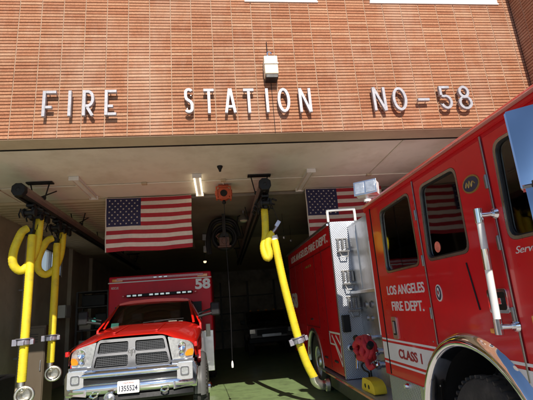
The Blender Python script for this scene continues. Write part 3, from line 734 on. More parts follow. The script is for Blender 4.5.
for (px,py,Yp,lab) in ((284,238,10.5,'left one of two tiny lamps on dark ceiling near the right flag'),(291,241,12,'lower tiny lamp on dark ceiling near the right flag'),(205,262,13,'tiny warm lamp glowing in the dark above the ambulance box')):
    p=onY(px,py,Yp); b=MB(); b.use('lamp_lit' if py>260 else 'steel').lathe([(-.03,.0),(-.025,.03),(0,.045),(.03,.045)],(0,0,0),'z',12); b.use('black').tube([(0,0,.02),(0,0,4.06-p.z)],.005,6)
    o=b.build('small_lamp',None); o.location=p; tag(o,lab,'lamp')

# ---------------------------------------------------------------- wheels
def wheel(parent,pos,r,wd,side,rimr,name='wheel',rimmat='alu'):
    """axis along x; side=-1 outer face towards -x"""
    e=bpy.data.objects.new(name,None); COL.objects.link(e); e.parent=parent; e.location=pos
    s=side; h=wd/2
    b=MB(); b.lathe([(-h*.85,rimr),(-h,rimr+.03),(-h,r-.07),(-h*.88,r-.02),(-h*.7,r),(-h*.12,r),(-h*.10,r-.015),(h*.10,r-.015),(h*.12,r),(h*.7,r),(h*.88,r-.02),(h,r-.07),(h,rimr+.03),(h*.85,rimr)],(0,0,0),'x',56)
    n=44
    for k in range(n):
        a=2*PI*k/n
        for sx in (-1,1):
            c=Vector((sx*h*.62,math.cos(a)*(r+.002),math.sin(a)*(r+.002)))
            b.cube(c,(h*.5,.030,.022),(a-PI/2,0,.25*sx))
    b.build('tyre','rubber',e)
    b=MB(); b.lathe([(s*h*.85,rimr+.003),(s*h*.9,rimr),(s*h*.8,rimr-.03),(s*h*.25,rimr-.05),(s*h*.1,rimr*.62),(s*h*.35,rimr*.42),(s*h*.8,rimr*.36),(s*h*.95,rimr*.30),(s*h*.98,rimr*.12),(s*h*.98,0)],(0,0,0),'x',40)
    for k in range(10):
        a=2*PI*k/10; b.lathe([(s*h*.3,.0),(s*h*.3,.02),(s*h*.62,.018),(s*h*.66,0)],(0,math.cos(a)*rimr*.5,math.sin(a)*rimr*.5),'x',8)
    b.lathe([(-s*h*.5,rimr-.04),(-s*h*.5,0)],(0,0,0),'x',30)
    b.build('rim',rimmat,e)
    return e

# ---------------------------------------------------------------- FIRE ENGINE (local: x into the body, y back, z up; left side at x=0)
PITCH=1.5
eng=empty('fire_engine',(1.9,8.9,0),'red fire engine with cab nosing out of the garage on the right','fire engine',rot=(R(PITCH),0,0))
AW=2.45; AY=-5.60; AZ=.52; AR=.80
# cab side skin with window and wheel-arch openings, door panels slightly proud
cf=-7.45; cr=-3.78
def arch_pts(y0,z0,r,a0,a1,n=24): return [(y0+r*math.cos(R(a0+(a1-a0)*i/n)),z0+r*math.sin(R(a0+(a1-a0)*i/n))) for i in range(n+1)]
w1=rpoly([(-4.215,1.985),(-5.030,1.995),(-5.015,2.695),(-4.250,2.675)],.08)
w2=rpoly([(-5.215,2.015),(-5.86,2.015),(-5.86,2.675),(-5.265,2.685)],.08)
w3=rpoly([(-6.33,2.03),(-7.20,2.03),(-7.05,2.68),(-6.36,2.68)],.08)
za=.86
a_=math.degrees(math.asin((za-AZ)/AR))
outer=[(cr,za)]+[(cr,2.80),(cf+.12,2.80),(cf,2.0),(cf,za)]+arch_pts(AY,AZ,AR,180-a_,a_)
cab=MB(); cab.use('red_flat')
cab.prism(outer,YZ,0,.05,holes=[w1,w2,w3])
cab.use('red')
cab.prism([(cr,za),(cr,2.8),(cf+.12,2.8),(cf,2.0),(cf,za)],YZ,AW-.05,AW,holes=[w1,w2,w3])
cab.box(.05,AW-.05,cr-.05,cr,za,2.8)           # rear wall
cabo=cab.build('cab_body',None,eng)
# roof with curved edges
b=MB(); prof=[(-.012,2.79),(-.022,2.83),(-.005,2.875),(.05,2.91),(.2,2.945),(.6,2.965),(AW-.6,2.965),(AW-.2,2.945),(AW-.05,2.91),(AW+.005,2.875),(AW+.022,2.83),(AW+.012,2.79)]
b.loft([[(x,y,z-dz) for x,z in prof] for y,dz in ((cf+.05,.02),(cf+.25,0),(cr-.02,0),(cr+.015,.02))],closed=True); b.build('cab_roof','red',eng,ang=50)
b=MB(); b.tube([(-.028,cf+.1,2.835),(-.028,cr,2.835)],.014,8); b.build('drip_rail','trim_red',eng)
# windscreen and nose
b=MB(); b.box(.05,AW-.05,cf,cf+.05,za-.2,1.95); b.build('nose_panel','red',eng,bevel=.02)
b=MB(); b.poly([(.05,cf+.02,1.96),(AW-.05,cf+.02,1.96),(AW-.05,cf+.14,2.79),(.05,cf+.14,2.79)]); b.build('windscreen','glass',eng)
b=MB(); b.box(-.05,AW+.05,cf-.35,cf-.02,.45,.80); b.build('front_bumper','chrome',eng,bevel=.04)
for x in (.35,AW-.35):
    MB().box(x-.2,x+.2,cf-.03,cf+.0,1.0,1.22).build('headlight','lens',eng,bevel=.02)
# window trims, glass
for wpts,nm in ((w1,'window'),(w2,'window'),(w3,'window')):
    c=Vector((sum(p[0] for p in wpts)/len(wpts),sum(p[1] for p in wpts)/len(wpts)))
    def grow(k): return [tuple(c+(Vector(p)-c)*(1+k/ (Vector(p)-c).length)) for p in wpts]
    o=MB().prism(grow(.018),YZ,-.008,.012,holes=[grow(-.010)]).build(nm,'trim',cabo)
    MB().prism(grow(.0),YZ,.016,.022).build('pane','glass',o,smooth=False)
    MB().prism(grow(-.008),YZ,.010,.024,holes=[grow(-.026)]).build('gasket','black',o)
# interior
b=MB(); b.box(.1,AW-.1,cf+.3,cr-.1,1.36,1.40); b.build('cab_floor','black',cabo)
for y,x in ((-4.15,.45),(-4.15,1.2),(-4.15,1.95),(-5.75,.5),(-5.75,1.9)):
    b=MB(); b.box(x-.24,x+.24,y-.5,y-.05,1.45,1.6); b.box(x-.24,x+.24,y-.08,y+.08,1.6,2.35); b.box(x-.13,x+.13,y-.06,y+.05,2.37,2.6); b.build('seat','seat',cabo,bevel=.04)
b=MB(); b.box(.9,1.5,-6.0,-5.0,1.2,1.9); b.build('engine_cover','seat',cabo,bevel=.05)
b=MB(); b.lathe([(-.0,0),(-.0,.048),(.003,.048),(.003,0)],(.0115,-5.375,2.11),'x',24); b.build('round_sticker','sticker',cabo)
b=MB(); b.cube((.045,-5.60,2.105),(.02,.22,.12),(.1,0,0)); b.cube((.055,-5.58,2.215),(.02,.20,.09),(.15,0,0)); b.build('papers','fw',cabo,smooth=False)
# doors: seam trims and door skins (proud 6 mm)
dz0=.875
def arcz(y,rad): return AZ+math.sqrt(max(0,rad*rad-(y-AY)**2))
def door(y0,y1,hole,nm,cut=None):
    g=.012
    out=[(y0-g,dz0),(y0-g,2.76),(y1+g,2.76),(y1+g,dz0)]
    if cut: out=cut
    c=Vector((sum(p[0] for p in hole)/len(hole),sum(p[1] for p in hole)/len(hole)))
    hh=[tuple(c+(Vector(p)-c)*(1+.022/(Vector(p)-c).length)) for p in hole]
    return MB().prism(out,YZ,-.008,.003,holes=[hh]).build('door','red',eng,bevel=.003)
_a0=math.degrees(math.asin((dz0-AZ)/.88)); _a1=math.degrees(math.acos((-5.122-AY)/.88))
d1=door(0,0,w1,'door',cut=[(-3.968,dz0),(-3.968,2.76),(-5.122,2.76)]+[(AY+.88*math.cos(R(_a1+(_a0-_a1)*i/10)),AZ+.88*math.sin(R(_a1+(_a0-_a1)*i/10))) for i in range(11)])
a0=math.degrees(math.acos((-5.16-AY)/.88)); a1=math.degrees(math.acos((-6.22-AY)/.88))
d2=door(0,0,w2,'door',cut=[(-5.16,2.76),(-6.22,2.76)]+[(AY+.88*math.cos(R(a)),AZ+.88*math.sin(R(a))) for a in [a1+(a0-a1)*i/16 for i in range(17)]])
d3=door(0,0,w3,'door',cut=[(-6.262,2.76),(-7.10,2.76),(-7.38,2.0),(-7.38,1.0),(-6.41,1.0)]+[(AY+.88*math.cos(R(a)),AZ+.88*math.sin(R(a))) for a in (152,145,138.8)])
for y,z0_,z1_ in ((-5.137,1.28,2.78),(-6.240,1.14,2.78)):
    b=MB(); b.box(-.014,.0,y-.008,y+.008,z0_,z1_); b.build('door_seam_trim','trim',eng,bevel=.002)
b=MB(); b.box(-.012,-.0,-3.955,-3.945,.875,2.78); b.build('door_seam_trim','black',eng)
for y in (-5.137,-6.245):
    for z in (1.55,2.02,2.45):
        b=MB(); b.tube([(-.016,y+.016,z-.05),(-.016,y+.016,z+.05)],.009,8); b.box(-.012,-.0,y-.0,y+.05,z-.045,z+.045); b.build('hinge','steel3',eng,bevel=.002)
for z in (.93,1.30): 
    for y in (-4.02,-5.06): MB().lathe([(-.012,0),(-.011,.006),(-.008,.008)],(0,y,z),'x',10).build('bolt','steel3',eng)
# groove of front compartment / hose strip lines behind rail
b=MB(); b.tube([(-.012,-5.80,1.93),(-.012,-5.865,1.58)],.006,8); b.build('door_strut','black',d2)
# black gap strip beside seam 3
b=MB(); b.box(-.006,.002,-6.30,-6.262,1.15,2.76); b.build('hinge_strip','dark',eng)
# stripes (white band + pin stripes), cut around the arch
def band(y0,y1,z0,z1,m,name,par=eng,x=-.0105,rad=.885):
    pts=[]
    zs=[z0+(z1-z0)*i/6 for i in range(7)]
    if y1 is None:
        ed=[(AY+math.sqrt(max(rad*rad-(z-AZ)**2,0)),z) for z in zs]
        out=[(y0,z0),(y0,z1)]+ed[::-1]
    elif y0 is None:
        ed=[(AY-math.sqrt(max(rad*rad-(z-AZ)**2,0)),z) for z in zs]
        out=[(y1,z1),(y1,z0)]+ed
    else: out=[(y0,z0),(y0,z1),(y1,z1),(y1,z0)]
    return MB().prism(out,YZ,x,x+.003).build(name,m,par,smooth=False)
for (z0,z1) in ((.985,1.005),(1.03,1.215),(1.238,1.258)):
    band(-3.80,-3.94,z0,z1,'stripe_white','stripe',eng,-.004)
    band(-3.975,None,z0,z1,'stripe_white','stripe',eng)
    band(None,-7.35,z0,z1,'stripe_white','stripe',eng)
# texts
rt=(0,-1,0); up=(0,0,1)
text_mesh('LOS ANGELES','lettering','silvertxt',(-.0085,-4.165,1.735),rt,up,.89,.098,.003,.02,eng)
text_mesh('FIRE DEPT.','lettering','silvertxt',(-.0085,-4.24,1.565),rt,up,.75,.098,.003,.02,eng)
text_mesh('CLASS 1','lettering','inkred',(-.011,-4.25,1.075),rt,up,.54,.095,.003,.03,eng,shear=.0)
text_mesh('Servin\' the Community','lettering','silvertxt',(-.0085,-6.36,1.915),rt,up,.80,.06,.003,.0,eng,shear=.4)
# crest + oval badge
b=MB()
def disc(y,z,ry,rz,x0,x1,n=32): return [(y+ry*math.cos(2*PI*k/n),z+rz*math.sin(2*PI*k/n)) for k in range(n)]
b.use('silvertxt').prism(disc(-5.31,1.72,.052,.072,0,0),YZ,-.013,-.008)
b.use('ink').prism(disc(-5.31,1.72,.042,.060,0,0),YZ,-.015,-.0128)
b.use('silvertxt').prism([(-5.30,1.765),(-5.32,1.765),(-5.335,1.72),(-5.31,1.68),(-5.285,1.72)],YZ,-.017,-.0148)
b.use('inkred').prism(disc(-5.31,1.725,.012,.018,0,0),YZ,-.019,-.0168); b.build('crest',None,eng)
b=MB(); b.use('gold').prism(disc(-6.045,2.485,.105,.068,0,0),YZ,-.014,-.008); b.use('ink').prism(disc(-6.045,2.485,.092,.055,0,0),YZ,-.016,-.0138)
b.use('gold').tube(smoothpath([(-.0175,-5.985,2.47),(-.0175,-6.005,2.505),(-.0175,-6.02,2.465),(-.0175,-6.04,2.51),(-.0175,-6.055,2.465),(-.0175,-6.075,2.50),(-.0175,-6.105,2.475)],4),.005,6)
b.build('oval_badge',None,eng)
# door handle plate (crew door)
b=MB(); b.use('alu').prism(rrect(-4.315,-4.185,1.27,1.50,.02),YZ,-.020,-.008); b.use('black').prism(rrect(-4.295,-4.205,1.31,1.46,.02),YZ,-.023,-.0198); b.use('alu').box(-.034,-.0228,-4.27,-4.23,1.33,1.45); b.build('handle',None,d1,bevel=.002)
b=MB(); b.use('chrome').prism(rrect(-6.20,-5.99,1.56,1.72,.02),YZ,-.020,-.008); b.use('black').prism(rrect(-6.18,-6.01,1.58,1.70,.02),YZ,-.023,-.0198); b.use('chrome').box(-.034,-.0228,-6.15,-6.04,1.62,1.66); b.build('handle',None,d2,bevel=.002)
# grab rail by the front door
b=MB(T=Matrix.Translation((0,-.10,-.03))); b.use('white').tube([(-.085,-6.075,2.26),(-.085,-6.05,1.50)],.024,14)
b.use('chrome').tube([(-.085,-6.076,2.30),(-.085,-6.073,2.20)],.030,14); b.tube([(-.085,-6.052,1.56),(-.085,-6.049,1.46)],.030,14); b.tube([(-.085,-6.068,2.02),(-.085,-6.064,1.88)],.0275,14)
for z,y in ((2.25,-6.10),(1.51,-6.08)):
    b.tube([(-.085,y,z),(-.01,y-.03,z)],.018,10); b.lathe([(-.03,.0),(-.03,.03),(-.008,.04),(-.008,0)],(0,y-.04,z),'x',16)
b.build('grab_rail',None,eng)
b=MB(); b.cube((-.02,-5.985,1.44),(.02,.05,.035)); b.build('marker_light','amber',eng,bevel=.008)
b=MB(); b.cube((-.02,-6.42,1.52),(.02,.05,.06)); b.build('marker_light','amber',eng,bevel=.008)  # no lamp here: amber block painted in for a brown reflection on the door
# chrome fender ring
b=MB()
secs=[]
for i in range(41):
    a=R(-12+204*i/40); c,s=math.cos(a),math.sin(a)
    secs.append([(x,AY+rr*c,AZ+rr*s) for x,rr in ((.10,.775),(-.03,.775),(-.060,.79),(-.068,.815),(-.058,.845),(-.030,.872),(-.006,.885))])
b.loft(secs,cap=False); b.build('fender_ring','chrome',eng,ang=80)
# inner wheel well (top/back)
b=MB(); b.lathe([(.02,.80),(.6,.80),(.6,.1)],(0,AY,AZ),'x',30,(R(-10),R(190))); b.build('wheel_well','black',eng)
wheel(eng,(.20,AY,AZ+.02),.53,.32,-1,.30)
wheel(eng,(AW-.20,AY,AZ+.02),.53,.32,1,.30)
wheel(eng,(.20,.05,.535),.53,.34,-1,.30)
wheel(eng,(AW-.20,.05,.535),.53,.34,1,.30)
# mud flap + cab step under crew door
b=MB(); b.box(.02,.30,-4.74,-3.80,.42,.855); b.build('step_box','diamond',eng,bevel=.01)
b=MB(); b.box(-.01,.03,-4.60,-3.95,.50,.56); b.box(.0,.03,-4.70,-4.62,.6,.86); b.build('step_tread','alu',eng,bevel=.005)
b=MB(); b.lathe([(-.03,0),(-.03,.02),(.01,.03),(.01,0)],(.01,-4.30,.80),'x',12); b.build('knob','chrome',eng)
b=MB(); b.box(.75,AW-.75,-7.3,2.3,.45,.80); b.build('chassis','dark',eng)

# body (behind the pump)
BF=-2.03; BR=2.42; BT=2.99; BB=.55
ar2=.64; ya=.08; za2=.50
aa=math.degrees(math.asin((BB-za2)/ar2))
out=[(BF,BB),(BF,BT),(BR,BT),(BR,BB)]+arch_pts(ya,za2,ar2,aa,180-aa)[::1]
# order: after (BR,BB) go back toward arch from +y to -y
b=MB(); b.prism(out,YZ,.0,.05); b.prism([(BF,BB),(BF,BT),(BR,BT),(BR,BB)],YZ,AW-.05,AW); b.box(.05,AW-.05,BR-.05,BR,BB,BT); b.box(.05,AW-.05,BF+.005,BR-.05,2.55,2.62)
b.build('hose_bed_body','red',eng)
b=MB(); b.lathe([(.02,.64),(.6,.64),(.6,.1)],(0,ya,za2),'x',24,(R(0),R(180))); b.build('wheel_well','black',eng)
b=MB(); b.loft([[(x,ya+rr*math.cos(R(a)),za2+rr*math.sin(R(a))) for x,rr in ((.05,.63),(-.02,.63),(-.03,.65),(-.02,.69),(-.003,.70))] for a in range(0,181,6)],cap=False); b.build('fender_ring','alu',eng,ang=80)
# compartment doors on the body side: seams
b=MB()
for y in (BF+.05,-1.25,-.62,.62,1.5,BR-.06): b.box(-.010,.0,y-.008,y+.008,1.22 if abs(y)<.7 else .6,2.60)
b.box(-.010,-.0,BF+.05,BR-.06,2.60,2.615); b.box(-.010,-.0,-.61,.61,1.225,1.24); b.build('door_seam_trim','trim_dkred',eng)
for (y0,y1,z0,z1) in ((-1.23,-.64,.62,2.58),(-.60,.60,1.26,2.58),(.64,1.48,.62,2.58),(1.52,BR-.08,.62,2.58),(BF+.07,-1.27,.62,2.58)):
    o=MB().prism(rrect(y0,y1,z0,z1,.02),YZ,-.007,.002).build('compartment_door','red',eng,bevel=.003)
    MB().box(-.03,-.007,(y0+y1)/2-.09,(y0+y1)/2+.09,z0+.10,z0+.13).build('handle','dark',o,bevel=.004)
b=MB(); b.tube([(-.035,BF,2.96),(-.035,BR,2.96)],.02,8); b.box(-.02,.0,BF,BR,2.985,3.01); b.build('top_rail','alu',eng)
text_mesh('LOS ANGELES FIRE DEPT.','lettering','silvertxt',(-.003,1.95,2.70),rt,up,3.75,.155,.004,.02,eng)
text_mesh('58','lettering','silvertxt',(-.009,2.30,1.60),rt,up,.78,.36,.004,.04,eng)
text_mesh('ENGINE 58','lettering','gold',(-.009,.25,2.42),rt,up,.55,.05,.004,.0,eng)
# chevron stripes
b=MB()
def strip(p,q,w):
    p=Vector(p);q=Vector(q);t=(q-p).normalized();n=Vector((-t.y,t.x))*w/2
    b.prism([tuple(p+n),tuple(q+n),tuple(q-n),tuple(p-n)],YZ,-.012,-.0085)
strip((-1.29,1.19),(-1.98,1.19),.03); strip((-1.30,1.19),(-1.30,1.0),.025); strip((-1.31,1.0),(-1.62,1.0),.025); strip((-1.62,1.0),(-1.95,.70),.03); strip((-1.45,1.14),(-1.98,.80),.035); strip((-1.70,1.15),(-1.98,1.0),.03)
strip((-1.96,1.17),(-1.96,.70),.025)
b.build('chevron_stripe','stripe_white',eng,smooth=False)
# running board
b=MB(); b.use('alu').box(-.05,.75,-3.775,-.62,.46,.50); b.use('diamond').box(-.045,.74,-3.77,-.625,.5025,.51); b.build('running_board',None,eng,bevel=.004)
b=MB(); b.use('redlens'); 
b.box(-.056,-.0505,-3.5,-.9,.468,.492); b.build('reflector_strip',None,eng)
b=MB(); b.use('dark').box(.0,.7,-3.4,-1.0,.25,.455); b.build('under_box',None,eng,bevel=.01)
# front face of the body: diamond plate with brackets
b=MB(); b.box(.0,.62,BF-.018,BF-.002,.52,3.0); b.box(-.004,.012,BF-.018,BF+.05,.52,3.0); b.build('front_plate','diamond',eng,bevel=.003)
b=MB(); b.box(.62,AW,BF-.015,BF-.0,.8,2.9); b.build('front_plate','box_red',eng)
def bracket(x,z):
    b=MB()
    b.box(x-.10,x+.10,BF-.035,BF-.0185,z+.14,z+.165)
    for k in (-.075,0,.075): b.box(x+k-.014,x+k+.014,BF-.09,BF-.019,z-.02,z+.138); 
    b.box(x-.10,x+.10,BF-.10,BF-.019,z-.075,z-.045)
    b.tube([(x-.07,BF-.09,z-.08),(x-.05,BF-.12,z-.15),(x+.05,BF-.12,z-.15),(x+.07,BF-.09,z-.08)],.013,8)
    return b.build('tool_bracket','steel3',eng,bevel=.003)
bracket(.17,2.55); bracket(.20,2.02); bracket(.24,1.60)
b=MB(); b.use('white').tube(smoothpath([(-.02,BF-.03,3.0),(-.02,BF-.03,3.17),(.0,BF-.03,3.19),(.42,BF-.03,3.20),(.45,BF-.03,3.18),(.45,BF-.03,3.0)],5),.022,10); b.build('grab_rail',None,eng)
# red hose bed cover just behind the plate
b=MB(); b.box(.46,AW-.06,BF+.02,BR-.2,2.86,3.02); b.build('hose_bed_cover','hosered',eng,bevel=.03)
# pump module: recessed silver panel
b=MB(); b.use('alu').box(.30,.34,cr+.01,BF-.02,1.84,2.88); b.use('steel').box(.36,.40,cr+.01,BF-.02,.51,1.80); b.use('alu').box(.22,.36,cr+.01,BF-.02,1.795,1.84); b.box(.30,AW-.3,cr+.01,BF-.02,2.88,2.91)
b.box(.285,.30,-3.62,-3.60,1.86,2.86); b.box(.285,.30,-2.45,-2.43,1.86,2.86); b.build('pump_panel',None,eng,bevel=.003)
for (y,z,r_) in ((-2.35,1.62,.05),(-2.6,1.62,.05),(-2.35,1.42,.035),(-2.55,1.42,.035)):
    b=MB(); b.use('steel').lathe([(-.03,0),(-.03,r_),(.0,r_+.008),(0,0)],(.36,y,z),'x',20)
    if r_>.04: b.use('ink').lathe([(-.033,0),(-.033,r_*.84)],(.36,y,z),'x',20)
    b.build("pressure_gauge",None,eng)
b=MB(); b.use('chrome')
for z in (.80,.98,1.15): b=MB(); b.use('chrome').lathe([(-.13,.0),(-.13,.05),(-.10,.065),(-.06,.065),(-.05,.045),(0,.05)],(.36,-2.75+.2*(z>1),z),'x',16); b.build('pump_outlet',None,eng)
b=MB(); b.use('chrome').tube([(.36,-2.2,.95),(.25,-2.2,.9),(.15,-2.25,.85),(.12,-2.3,.7)],.03,10); b.build('pump_outlet',None,eng)
b=MB(); b.use('white').tube([(.03,cr+.05,2.42),(.03,cr+.05,1.28)],.024,12); b.tube([(.03,cr+.05,2.38),(.03,cr-.01,2.38)],.018,8); b.tube([(.03,cr+.05,1.32),(.03,cr-.01,1.32)],.018,8); b.build('grab_rail',None,eng)
# front plate mounted dark round fitting & handle on diamond plate
b=MB(); b.use('steel').lathe([(0,.055),(-.02,.055),(-.03,.04),(-.03,0)],(.12,BF-.02,.98),'y',20); b.use('black').lathe([(-.031,.0),(-.031,.035)],(.12,BF-.02,.98),'y',20); b.build('fitting',None,eng)
b=MB(); b.use('black').box(.02,.14,BF-.10,BF-.02,1.22,1.48); b.build('valve_box',None,eng,bevel=.01)

# scene light on the cab roof rear corner
e=bpy.data.objects.new('scene_light',None); COL.objects.link(e); e.parent=eng; e.location=(.03,-3.86,2.93)
b=MB(T=Matrix.Translation((-.01,0,.14))@Matrix.Rotation(R(-38),4,'Z')@Matrix.Rotation(R(-8),4,'X'))
b.use('white').box(-.14,.14,-.02,.10,-.08,.09); b.use('alu').box(-.15,.15,-.04,-.018,-.09,.10); b.use('lens').box(-.13,-.01,-.046,-.039,-.07,.08); b.box(.01,.13,-.046,-.039,-.07,.08)
b.use('dark').box(-.155,-.142,-.03,.08,-.04,.04); b.build('lamp_head',None,e,bevel=.004)
b=MB(); b.tube([(0,.02,-.05),(0,.02,.08)],.024,12); b.tube([(0,.02,.02),(.14,.02,.03)],.016,8); b.lathe([(0,.05),(.03,.05),(.04,.02)],(0,.02,-.03),'z',16); b.build('lamp_pole','white',e)

# mirror: chrome housing turned outwards, convex one below
e=bpy.data.objects.new('mirror',None); COL.objects.link(e); e.parent=eng
mt=Matrix.Translation((-.385,-7.0,2.385))@Matrix.Rotation(R(-38),4,'Z')@Matrix.Rotation(R(-15),4,'X')
b=MB(T=mt)
def bulge(x0,x1,z0,z1,dp,b):
    n=10; secs=[]
    for j in range(n+1):
        v=-1+2*j/n; secs.append([(x0+(x1-x0)*(i/n),-.03-dp*(1-(-1+2*i/n)**2*.9)*(1-v*v*.9),z0+(z1-z0)*(j/n)) for i in range(n+1)])
    b.loft(secs,cap=False)
    per=[secs[0][i] for i in range(n+1)]+[secs[j][n] for j in range(1,n+1)]+[secs[n][i] for i in range(n-1,-1,-1)]+[secs[j][0] for j in range(n-1,0,-1)]
    b.loft([per,[(x,.05,z) for x,y,z in per]],closed=True,cap=False); b.poly([(x0,.05,z0),(x1,.05,z0),(x1,.05,z1),(x0,.05,z1)])
bulge(0,.34,-.205,.235,.05,b); b.build('mirror_housing','mirror_face',e,ang=50)
b=MB(T=mt); b.prism(rrect(-.008,.348,-.213,.243,.010),XZ,-.008,.012); b.build('mirror_rim','chrome',e,bevel=.003)
b=MB(T=mt); bulge(.01,.32,-.42,-.225,.05,b); b.build('lower_mirror','mirror_face',e,ang=50)
b=MB(T=mt); b.box(.04,.30,-.06,-.02,-.232,-.20); b.box(.15,.19,-.03,.09,-.24,-.18); b.build('mirror_bracket','black',e,bevel=.004)
b=MB(); b.tube([(-.15,-7.05,2.47),(-.05,-7.10,2.55),(0,-7.15,2.6)],.016,8); b.tube([(-.15,-7.05,1.85),(-.05,-7.1,1.80),(0,-7.15,1.8)],.016,8); b.tube([(-.15,-7.06,2.47),(-.15,-7.06,1.85)],.016,8); b.build('mirror_arm','chrome',e)

# ---------------------------------------------------------------- AMBULANCE (local origin on the floor under the grille)
amb=empty('ambulance',(-1.35,7.0,0),'red rescue ambulance with big chrome grille parked under the hanging flag','ambulance')
def mir(P): return [(-x,y,z) for x,y,z in P[::-1]][:-1]+P[:]
def sec(y,xs,zs): 
    h=[(x,y,z) for x,z in zip(xs,zs)]
    return [(-x,y_,z) for x,y_,z in h[:0:-1]]+h
b=MB()
S=[sec(.045,(0,.25,.47,.57,.70,.84,.91,.935,.935),(1.375,1.375,1.368,1.31,1.262,1.235,1.205,1.14,1.0)),
sec(.10,(0,.26,.50,.60,.72,.86,.94,.965,.965),(1.40,1.40,1.392,1.335,1.285,1.255,1.22,1.14,1.0)),
sec(.40,(0,.28,.54,.66,.77,.90,.975,1.0,1.0),(1.445,1.445,1.435,1.385,1.335,1.30,1.262,1.16,1.0)),
sec(.95,(0,.30,.58,.70,.80,.92,.99,1.015,1.015),(1.50,1.50,1.488,1.445,1.41,1.38,1.33,1.2,1.0)),
sec(1.50,(0,.32,.60,.72,.82,.93,.985,1.01,1.01),(1.545,1.545,1.535,1.505,1.475,1.44,1.37,1.22,1.0)),
sec(1.62,(0,.32,.60,.72,.82,.93,.985,1.01,1.01),(1.55,1.55,1.545,1.52,1.49,1.45,1.38,1.22,1.0))]
b.loft(S,cap=False); b.build('hood','red_amb',amb,sub=1,ang=60)
for s in (-1,1):   # shut line between bonnet and wing
    b=MB(); b.tube([(s*.972,.12,1.216),(s*.987,.40,1.256),(s*1.003,.95,1.318),(s*.998,1.5,1.368)],.005,6); b.build('shut_line','black',amb)
# hood vents / crease
for s in (-1,1):
    b=MB(); b.loft([[(s*x,y,z) for x,z in ((.30,1.45+dz),(.33,1.46+dz),(.36,1.45+dz),(.33,1.44+dz))] for y,dz in ((.25,-.018),(.7,.03),(1.3,.082))],closed=True); b.build('hood_ridge','red_amb',amb)
# fenders with wheel arches
for s in (-1,1):
    ot=[(.36,.97),(.36,1.06),(1.60,1.06),(1.60,.45),(1.33,.45)]+arch_pts(.86,.46,.47,-1,125,16)+[(.35,.94)]
    x0,x1=sorted((s*.955,s*1.012))
    b=MB(); b.prism(ot,YZ,x0,x1); b.build('fender','red_amb',amb,bevel=.01)
    b=MB(); b.loft([[(s*x,.86+rr*math.cos(R(a)),.46+rr*math.sin(R(a))) for x,rr in ((.90,.46),(1.05,.46),(1.085,.475),(1.08,.51),(1.04,.545),(1.0,.55))] for a in range(-8,189,7)],cap=False); b.build('wheel_flare','flare',amb,ang=60)
    wheel(amb,(s*.985,.88,.42),.42,.25,s,.255,rimmat='chrome')
    b=MB(); b.lathe([(s*.0,.10),(s*.05,.09),(s*.08,.05),(s*.08,0)],(s*1.09,.88,.42),'x',20); b.build('hub_cap','chrome',amb)
b=MB(); b.box(-.80,.80,.12,1.55,.45,1.2); b.build('engine_bay','black',amb)
for s in (-1,1): MB().box(*sorted((s*.58,s*.93)),.0,.10,.90,.975).build('headlight_trim','chrome',amb,bevel=.01)
# grille
TW,BWd,GT,GB=.50,.595,1.345,.915
def gp(u,v): # u -1..1, v 0 bottom..1 top -> (x,z)
    hw=BWd+(TW-BWd)*v; return (u*hw,GB+(GT-GB)*v)
def grect(u0,u1,v0,v1,r=.03): return rpoly([gp(u0,v0),gp(u1,v0),gp(u1,v1),gp(u0,v1)],r)
slots=[grect(-.93,-.10,.54,.90),grect(.10,.93,.54,.90),grect(-.94,-.10,.08,.45),grect(.10,.94,.08,.45)]
b=MB(); b.prism(rpoly([gp(-1,0),gp(1,0),gp(1,1.0),gp(-1,1.0)],.07),XZ,-.045,.03,holes=slots)
b.build('grille_surround','chrome',amb,bevel=.018)
b=MB(); b.prism([(-.6,.9),(.6,.9),(.5,1.33),(-.5,1.33)],XZ,.035,.05); b.build('grille_backing','black',amb)
b=MB()
for u0,u1,v0,v1 in ((-.90,-.11,.54,.86),(.11,.90,.54,.86),(-.92,-.11,.10,.44),(.11,.92,.10,.44)):
    n=6
    for i in range(n):
        v=v0+(v1-v0)*(i+.5)/n; p=gp(u0,v); q=gp(u1,v)
        b.box(p[0],q[0],-.015,.034,p[1]-.006,p[1]+.006)
for u0,u1,v0,v1 in ((-.90,-.11,.54,.86),(.11,.90,.54,.86),(-.92,-.11,.10,.44),(.11,.92,.10,.44)):
    for i in range(14):
        u=u0+(u1-u0)*(i+.5)/14; p=gp(u,v0+.02); q=gp(u,v1-.02)
        b.box(p[0]-.003,p[0]+.003,.0,.033,p[1],q[1])
b.build('grille_mesh','grille_dark',amb,smooth=False)
# emblem: small shield with a horned head
b=MB(); b.use('chrome').prism([(-.055,1.19),(-.06,1.14),(-.03,1.07),(0,1.045),(.03,1.07),(.06,1.14),(.055,1.19),(0,1.205)],XZ,-.06,-.044)
b.use('steel3')
for s in (-1,1):
    b.tube([(s*.012,-.064,1.172),(s*.032,-.064,1.178),(s*.046,-.064,1.155),(s*.040,-.064,1.125),(s*.026,-.064,1.125),(s*.024,-.064,1.14)],.0065,6)
b.prism([(-.018,1.17),(-.012,1.12),(-.008,1.085),(0,1.075),(.008,1.085),(.012,1.12),(.018,1.17),(0,1.18)],XZ,-.070,-.058); b.build('emblem',None,amb,bevel=.002)
